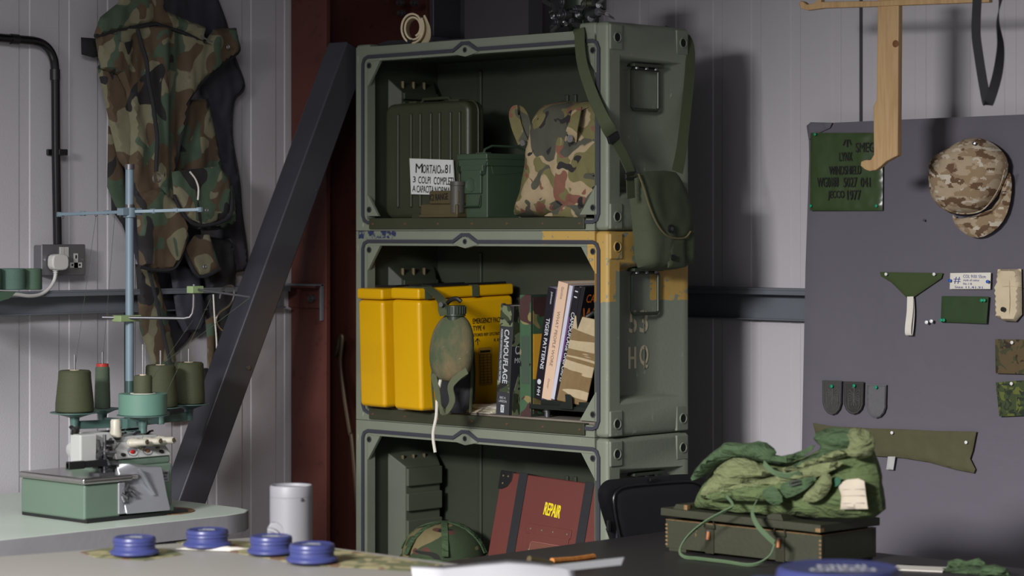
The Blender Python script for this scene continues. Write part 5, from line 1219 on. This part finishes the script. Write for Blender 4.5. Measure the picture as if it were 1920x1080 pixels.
MB().box(-.05, .06, -.04, .03, 0, .002).build('sheet', PAPER, T)
# wooden handled tool
a = atZ(1113, 1043, DZ+.02); b_ = atZ(1000, 1051, DZ+.02)
T = Th('wooden_handle_tool', 'dark tool with an orange wooden handle on the left end of the dark table', 'tool', (a.x, a.y, DZ+.001), 0)
v = atD(1035, 1052, 5.25)-Vector((a.x, a.y, DZ+.001)); v2 = atD(992, 1048, 5.2)-Vector((a.x, a.y, DZ+.001))
a0 = Vector((-.0, 0, .014))
MB().tube([a0+Vector((0, 0, .004)), a0.lerp(v, .5), v], .007, 8).build('wooden_handle', wood('orange_wood', (196, 128, 60), (160, 96, 44)), T)
MB().tube([a0.lerp(v, .55)-Vector((0, 0, .006)), v-Vector((0, 0, .006)), v2-Vector((0, 0, .0))], .007, 8).build('dark_blade', BROWNO, T)
# ---------------------------------------------------------------- pin board on the back wall
PBY = YB-.075
tl = atY(1516, 232, PBY); tr = atY(1920, 213, PBY); bl_ = atY(1499, 900, PBY)
x0 = tl.x; zt = (tl.z+tr.z)/2
T = Th('pin_board', 'large grey cloth covered display board leaning on the back wall', 'pin board', (x0, PBY, 0), 0)
BW_ = 1.5
a = T.px(1516, 232); a2 = T.px(1500, 900)
P = [(a.x-.004, a.z-.01), (a.x+.004, a.z), (a.x+.3, a.z+.002), (BW_, a.z+.006), (BW_, .40), (a2.x-.02, .40), (a2.x, a2.z), (T.px(1508, 500).x, T.px(1508, 500).z), (a.x-.002, T.px(1512, 300).z)]
def brd(x, z): return .004*noise.noise(Vector((x*2.2, z*1.6, 3)))+.0025*noise.noise(Vector((x*7+z*2, z*1.2, 7)))
MB().pillow(P, .006, .006, .04, .03, .012, hf=brd).build('cloth_covering', BOARD, T)
MB().pillow(T.poly([(1512, 236), (1520, 229), (1560, 230), (1556, 240), (1530, 252), (1516, 262)], .004), -.003, .006, .002, .01, .01, .002).build('folded_corner', BOARD, T)
PF = .010
def pin(par, x, y, m_, o=.012, r=.0045):
    q = T.px(x, y, o); loc = q
    Mx = par.M.inverted() @ T.M if isinstance(par, Th) else Matrix()
    q = Mx @ q
    MB().lathe([(r*.6, 0), (r*.5, .006), (r, .008), (r, .0105), (0, .0115)], tuple(q), (0, -1, 0), 14).build('push_pin', m_, par)
def item(name, label, cat, c0, group=None):
    p = T.M @ T.px(c0[0], c0[1], PF)
    return Th(name, label, cat, p, 0, group)
PINW = mat('white_pin', (226, 226, 226), .3); PING = mat('green_pin', (20, 150, 110), .3); PINB = mat('blue_pin', (30, 90, 190), .3)
# green plastic sheet
c = item('stencilled_green_pouch', 'shiny dark green plastic pouch stencilled JECCO 1977 pinned at the top left of the board', 'pouch', (1588, 394))
MB().pillow(c.poly([(1520, 249), (1656, 249), (1655, 395), (1519, 395)]), -.0, .004, .001, .009, .008, .004, (22, 22), 4).build('plastic_sheet', mat('shiny_green_plastic', (62, 78, 50), .28, 0, .12, 14), c)
tx = MB()
for s_, x0_, y0_, x1_, y1_ in (('/|\\', 1580, 262, 1596, 276), ('SMEG', 1604, 268, 1638, 286), ('LYNX', 1573, 286, 1597, 302), ('WINDSHIELD', 1554, 312, 1614, 328), ('WG0188', 1532, 333, 1571, 351), ('5027', 1581, 333, 1606, 351), ('041', 1613, 333, 1631, 351), ('JECCO', 1552, 358, 1582, 376), ('1977', 1588, 357, 1613, 375)):
    lpx(tx, c, s_, x0_, y0_, x1_, y1_, .0095, 0, .0006)
tx.build('lettering', INK, c)
for x, y in ((1530, 252), (1522, 386), (1645, 386)): q = c.px(x, y, .006); MB().lathe([(.003, 0), (.004, .006), (0, .007)], tuple(q), (0, -1, 0), 12).build('push_pin', PING, c)
# cap
c = item('patrol_cap', 'desert digital camouflage cap hanging from a pin near the right picture edge', 'cap', (1830, 440))
MB().pillow(rnd(c.poly([(1786, 400), (1796, 412), (1830, 404), (1870, 388), (1886, 330), (1895, 320), (1899, 350), (1893, 392), (1878, 422), (1852, 442), (1828, 447), (1806, 436), (1790, 420)], .01), 1), -.012, .010, .004, .010, .02, .002).build('brim', MARP, c)
MB().pillow(rnd(c.poly([(1748, 302), (1754, 292), (1775, 280), (1800, 264), (1822, 258), (1846, 260), (1868, 272), (1886, 290), (1893, 314), (1882, 345), (1868, 372), (1838, 400), (1800, 402), (1779, 400), (1756, 378), (1748, 358)], .02), 1), -.022, .055, .012, .010, .07, .008, (14, 14), 2).build('crown', MARP, c)
MB().tube(spl([c.px(x, y, .060) for x, y in ((1752, 360), (1782, 396), (1838, 396), (1872, 355), (1884, 318))], 5), .0018, 5).build('crown_seam', MARP, c)
q = c.px(1829, 269, .058); MB().lathe([(.003, 0), (.005, .008), (0, .010)], tuple(q), (0, -1, 0), 12).build('push_pin', STEEL, c)
def flat(name, label, cat, pts, m_, c0, h=.003, wr=.001, group=None, pins=(), r_=0, off=0):
    c = item(name, label, cat, c0, group)
    MB().pillow(rnd(c.poly(pts, off), r_) if r_ else c.poly(pts, off), -off, h, .001, .008, .008, wr, (22, 22), len(pts)).build('cloth', m_, c)
    for x, y, pm in pins: q = c.px(x, y, off+h*.6); MB().lathe([(.0022, 0), (.002, .005), (.0042, .007), (.0042, .010), (0, .011)], tuple(q), (0, -1, 0), 12).build('push_pin', pm, c)
    return c
c = flat('triangular_cloth', 'dark green triangular cloth with a hanging white ribbon pinned on the board', 'cloth', [(1650, 510), (1768, 512), (1765, 522), (1712, 558), (1700, 558), (1672, 530), (1652, 518)], mat('deep_green_cloth', (58, 74, 38), .85, 0, .1, 30, .3, 400), (1706, 560), .004, .002, pins=((1665, 514, PINW), (1755, 514, PINW)))
MB().ribbon(spl([c.px(1707, 556, .006), c.px(1706, 585, .010), c.px(1703, 612, .012), c.px(1703, 626, .010), c.px(1706, 625, .004), c.px(1709, 590, .004), c.px(1708, 560, .004)], 4), (1, 0, 0), .019, .0012).build('white_ribbon', PAPER, c)
c = flat('care_label', 'small white printed label held by two blue pins on the board', 'label', [(1782, 512), (1858, 511), (1857, 542), (1781, 542)], PAPER, (1820, 542), .002, .001, pins=((1784, 526, PINB), (1855, 528, PINB)))
tx = MB()
for s_, x0_, y0_, x1_, y1_ in (('COL 9101 55cm', 1806, 515, 1848, 521), ('made of cotton', 1806, 523, 1836, 527), ('No 1 B', 1806, 530, 1822, 534), ('Size 11.41.91', 1790, 536, 1842, 540)): lpx(tx, c, s_, x0_, y0_, x1_, y1_, .0035)
lpx(tx, c, '#', 1788, 519, 1801, 532, .0035)
tx.build('lettering', mat('blue_print', (60, 70, 140), .6), c)
c = flat('dark_green_label', 'rectangular dark green cloth label with green pins at two corners', 'label', [(1766, 555), (1854, 556), (1850, 607), (1764, 604)], mat('bottle_green_cloth', (44, 66, 34), .8, 0, .1, 30), (1808, 607), .003, .002, pins=((1768, 600, PING), (1773, 600, PING), (1844, 563, PING), (1849, 563, PING)))
c = flat('cream_cloth_tab', 'thick cream cloth tab with a black snap near the right picture edge', 'cloth', [(1871, 505), (1915, 504), (1916, 560), (1916, 590), (1905, 603), (1884, 602), (1868, 594), (1866, 570), (1868, 540)], CREAM, (1892, 605), .014, .006)
q = c.px(1881, 580, .02); MB().cyl(q, q+Vector((0, -.003, 0)), .006).build('snap', BLACK, c)
MB().tube([c.px(1867, 538, .013), c.px(1890, 536, .017), c.px(1915, 538, .013)], .0008, 4).tube([c.px(1892, 506, .013), c.px(1893, 560, .017), c.px(1892, 597, .013)], .0008, 4).build('seam', CREAM, c)
flat('camouflage_swatch', 'brown camouflage cloth swatch at the right picture edge, upper of two swatches', 'swatch', [(1866, 636), (1945, 637), (1945, 702), (1867, 700)], FLECK, (1900, 700), .002, .002, pins=((1901, 642, PINW),))
flat('camouflage_swatch', 'green flecked camouflage cloth swatch at the right picture edge, lower of two swatches', 'swatch', [(1867, 717), (1945, 711), (1945, 778), (1874, 781)], FLEC2, (1900, 781), .003, .002, pins=((1900, 719, PINW),))
DG = mat('charcoal_embroidered_patch', (66, 66, 66), .9, 0, .2, 60, .8, 160); DG2 = mat('black_embroidered_patch', (52, 52, 50), .9, 0, .2, 60, .8, 160); LG = mat('grey_felt_patch', (98, 98, 102), .9, 0, .12, 90, .4, 300)
def eagle(c, pxc, pyc, s_, m_):
    q = MB()
    for sx in (-1, 1):
        for i in range(5):
            q.tube(spl([c.px(pxc+sx*1, pyc-2+i*2, .0052), c.px(pxc+sx*(7+i*.6)*s_, pyc-10+i*6, .0056), c.px(pxc+sx*(10-i*.9)*s_, pyc-6+i*8, .0052)], 4), .0007, 5)
        q.tube([c.px(pxc, pyc+6, .0052), c.px(pxc+sx*5, pyc+20, .0054)], .0008, 5)
    q.tube(spl([c.px(pxc, pyc+20, .0056), c.px(pxc, pyc, .006), c.px(pxc+1, pyc-12, .0056), c.px(pxc-3, pyc-14, .0052)], 4), .0014, 5)
    q.build('embroidered_eagle', m_, c)
EM = mat('grey_embroidery', (92, 92, 90), .9)
def patch(x0, x1, y0, y1, m_, lab, em, pin_):
    xc = (x0+x1)/2; w_ = (x1-x0)/2; pts = [(x0, y0), (x1, y0+1), (x1-1, y0+38)]
    for i in range(7): t = PI*i/6*.86+PI*.07; pts.append((xc+w_*math.cos(t)*.98, y0+38+(y1-y0-38)*math.sin(t)))
    pts.append((x0, y0+38))
    c = flat('shield_patch', lab, 'patch', pts, m_, (xc, y1), .0035, .0005, None, ((pin_[0], pin_[1], PING),))
    MB().tube([c.px(xc+(x-xc)*.86, y0+ (y-y0)*.92+3, .0046) for x, y in pts], .0008, 5, True).build('stitched_edge', em if em else m_, c)
    if em: eagle(c, xc, y0+26, 1.2, em)
patch(1542, 1579, 713, 778, DG, 'dark grey shield patch with raised stitching, leftmost of three on the board', EM, (1563, 724))
patch(1582, 1620, 715, 777, DG2, 'darkest shield patch with an embroidered eagle, middle of three on the board', EM, (1605, 723))
patch(1624, 1662, 720, 784, LG, 'plain lighter grey felt shield patch, rightmost of three on the board', None, (1646, 726))
c = flat('long_cloth_strip', 'long brown-olive cloth strip pinned low on the board behind the green bag', 'cloth', [(1524, 793), (1560, 799), (1630, 803), (1700, 805), (1760, 808), (1831, 809), (1824, 845), (1819, 860), (1829, 880), (1826, 887), (1790, 880), (1740, 866), (1690, 858), (1640, 855), (1545, 850), (1530, 815)], mat('brown_olive_cloth', (80, 78, 54), .85, 0, .12, 18, .35, 300), (1690, 860), .004, .003, pins=((1676, 811, PINW), (1815, 829, PINW)))
MB().pillow(c.poly([(1665, 856), (1679, 856), (1675, 881), (1662, 880)], .002), -.002, .003, .001, .006, .006).build('white_tag', mat('grey_white_tag', (176, 176, 176), .8), c)
c = Th('loose_pins', 'two loose white push pins stuck in the board beside the white ribbon', 'push pins', T.M @ T.px(1745, 605, PF), 0)
for x, y in ((1740, 604), (1749, 602)): q = c.px(x, y, -.001); MB().lathe([(.002, 0), (.002, .006), (.0045, .008), (.0045, .011), (0, .012)], tuple(q), (0.2, -1, 0), 12).build('push_pin', PINW, c)
c = Th('loose_pins', 'single shiny pin in the board below the stencilled green pouch and the wooden hook', 'push pin', T.M @ T.px(1733, 414, PF), 0)
q = c.px(1733, 413, -.001); MB().lathe([(.003, 0), (.003, .006), (0, .008)], tuple(q), (0.4, -1, 0), 12).build('push_pin', STEEL, c)
# ---------------------------------------------------------------- hanging wooden frame
HY = 5.0
T = Th('wooden_hanger', 'varnished wooden hanging frame with hooked ends above the board', 'hanger', atY(1668, 300, HY), 0)
pl_ = [(1650, -30), (1689, -30), (1687, 292), (1680, 295), (1665, 303), (1655, 312), (1646, 319), (1634, 321), (1625, 318), (1617, 311), (1618, 303), (1626, 300), (1636, 300), (1642, 290), (1641, 200), (1647, 188)]
MB().prism(T.poly(pl_), -.009, .009).build('upright', PINE, T, bevel=.0025)
cr = [(1506, 2), (1512, 4), (1518, 9), (1530, 7), (1538, 0), (1534, -20), (1545, -20), (1545, 4), (1652, 2), (1686, 0), (1820, -4), (1860, -6), (1860, 5), (1820, 6), (1690, 11), (1648, 13), (1550, 16), (1519, 20), (1508, 17), (1503, 9)]
MB().prism(T.poly(cr), -.0125, .004).build('crossbar', PINE, T, bevel=.002)
q = T.px(1679, 82, .0092); MB().lathe([(.009, 0), (.006, .0004), (0, .0006)], tuple(q), (0, -1, 0), 20).build('knot', mat('wood_knot', (112, 70, 36), .5), T)
a = T.px(1668, -30, 0); MB().tube([(a.x, 0, a.z), (a.x, 0, 3.2-T.o.location.z)], .003, 6).build('suspension_cord', CREAM, T)
T = Th('hanging_strap_loop', 'black strap hanging in a long narrow loop near the top right corner', 'strap', atY(1852, 198, 4.7), 0)
P = [T.px(x, y, o) for x, y, o in ((1832, -60, 0), (1832, 0, 0), (1830, 60, 0), (1836, 110, .0), (1845, 165, 0), (1852, 194, .0), (1862, 170, .01), (1872, 130, .02), (1876, 85, .02), (1871, 40, .02), (1876, 0, .02), (1878, -60, .02))]
P[0].z = 3.2-T.o.location.z; P[-1].z = 3.2-T.o.location.z
pp = P[:1]+spl(P[1:-1], 6)+P[-1:]
n = len(pp); wv = []
for i in range(n):
    t = i/n; wv.append((1, .1, 0) if t < .5 else (math.cos((t-.5)*5.5), math.sin((t-.5)*5.5)+.15, .0))
MB().ribbon(pp, wv, .022, .002).build('strap_loop', BLK2, T)
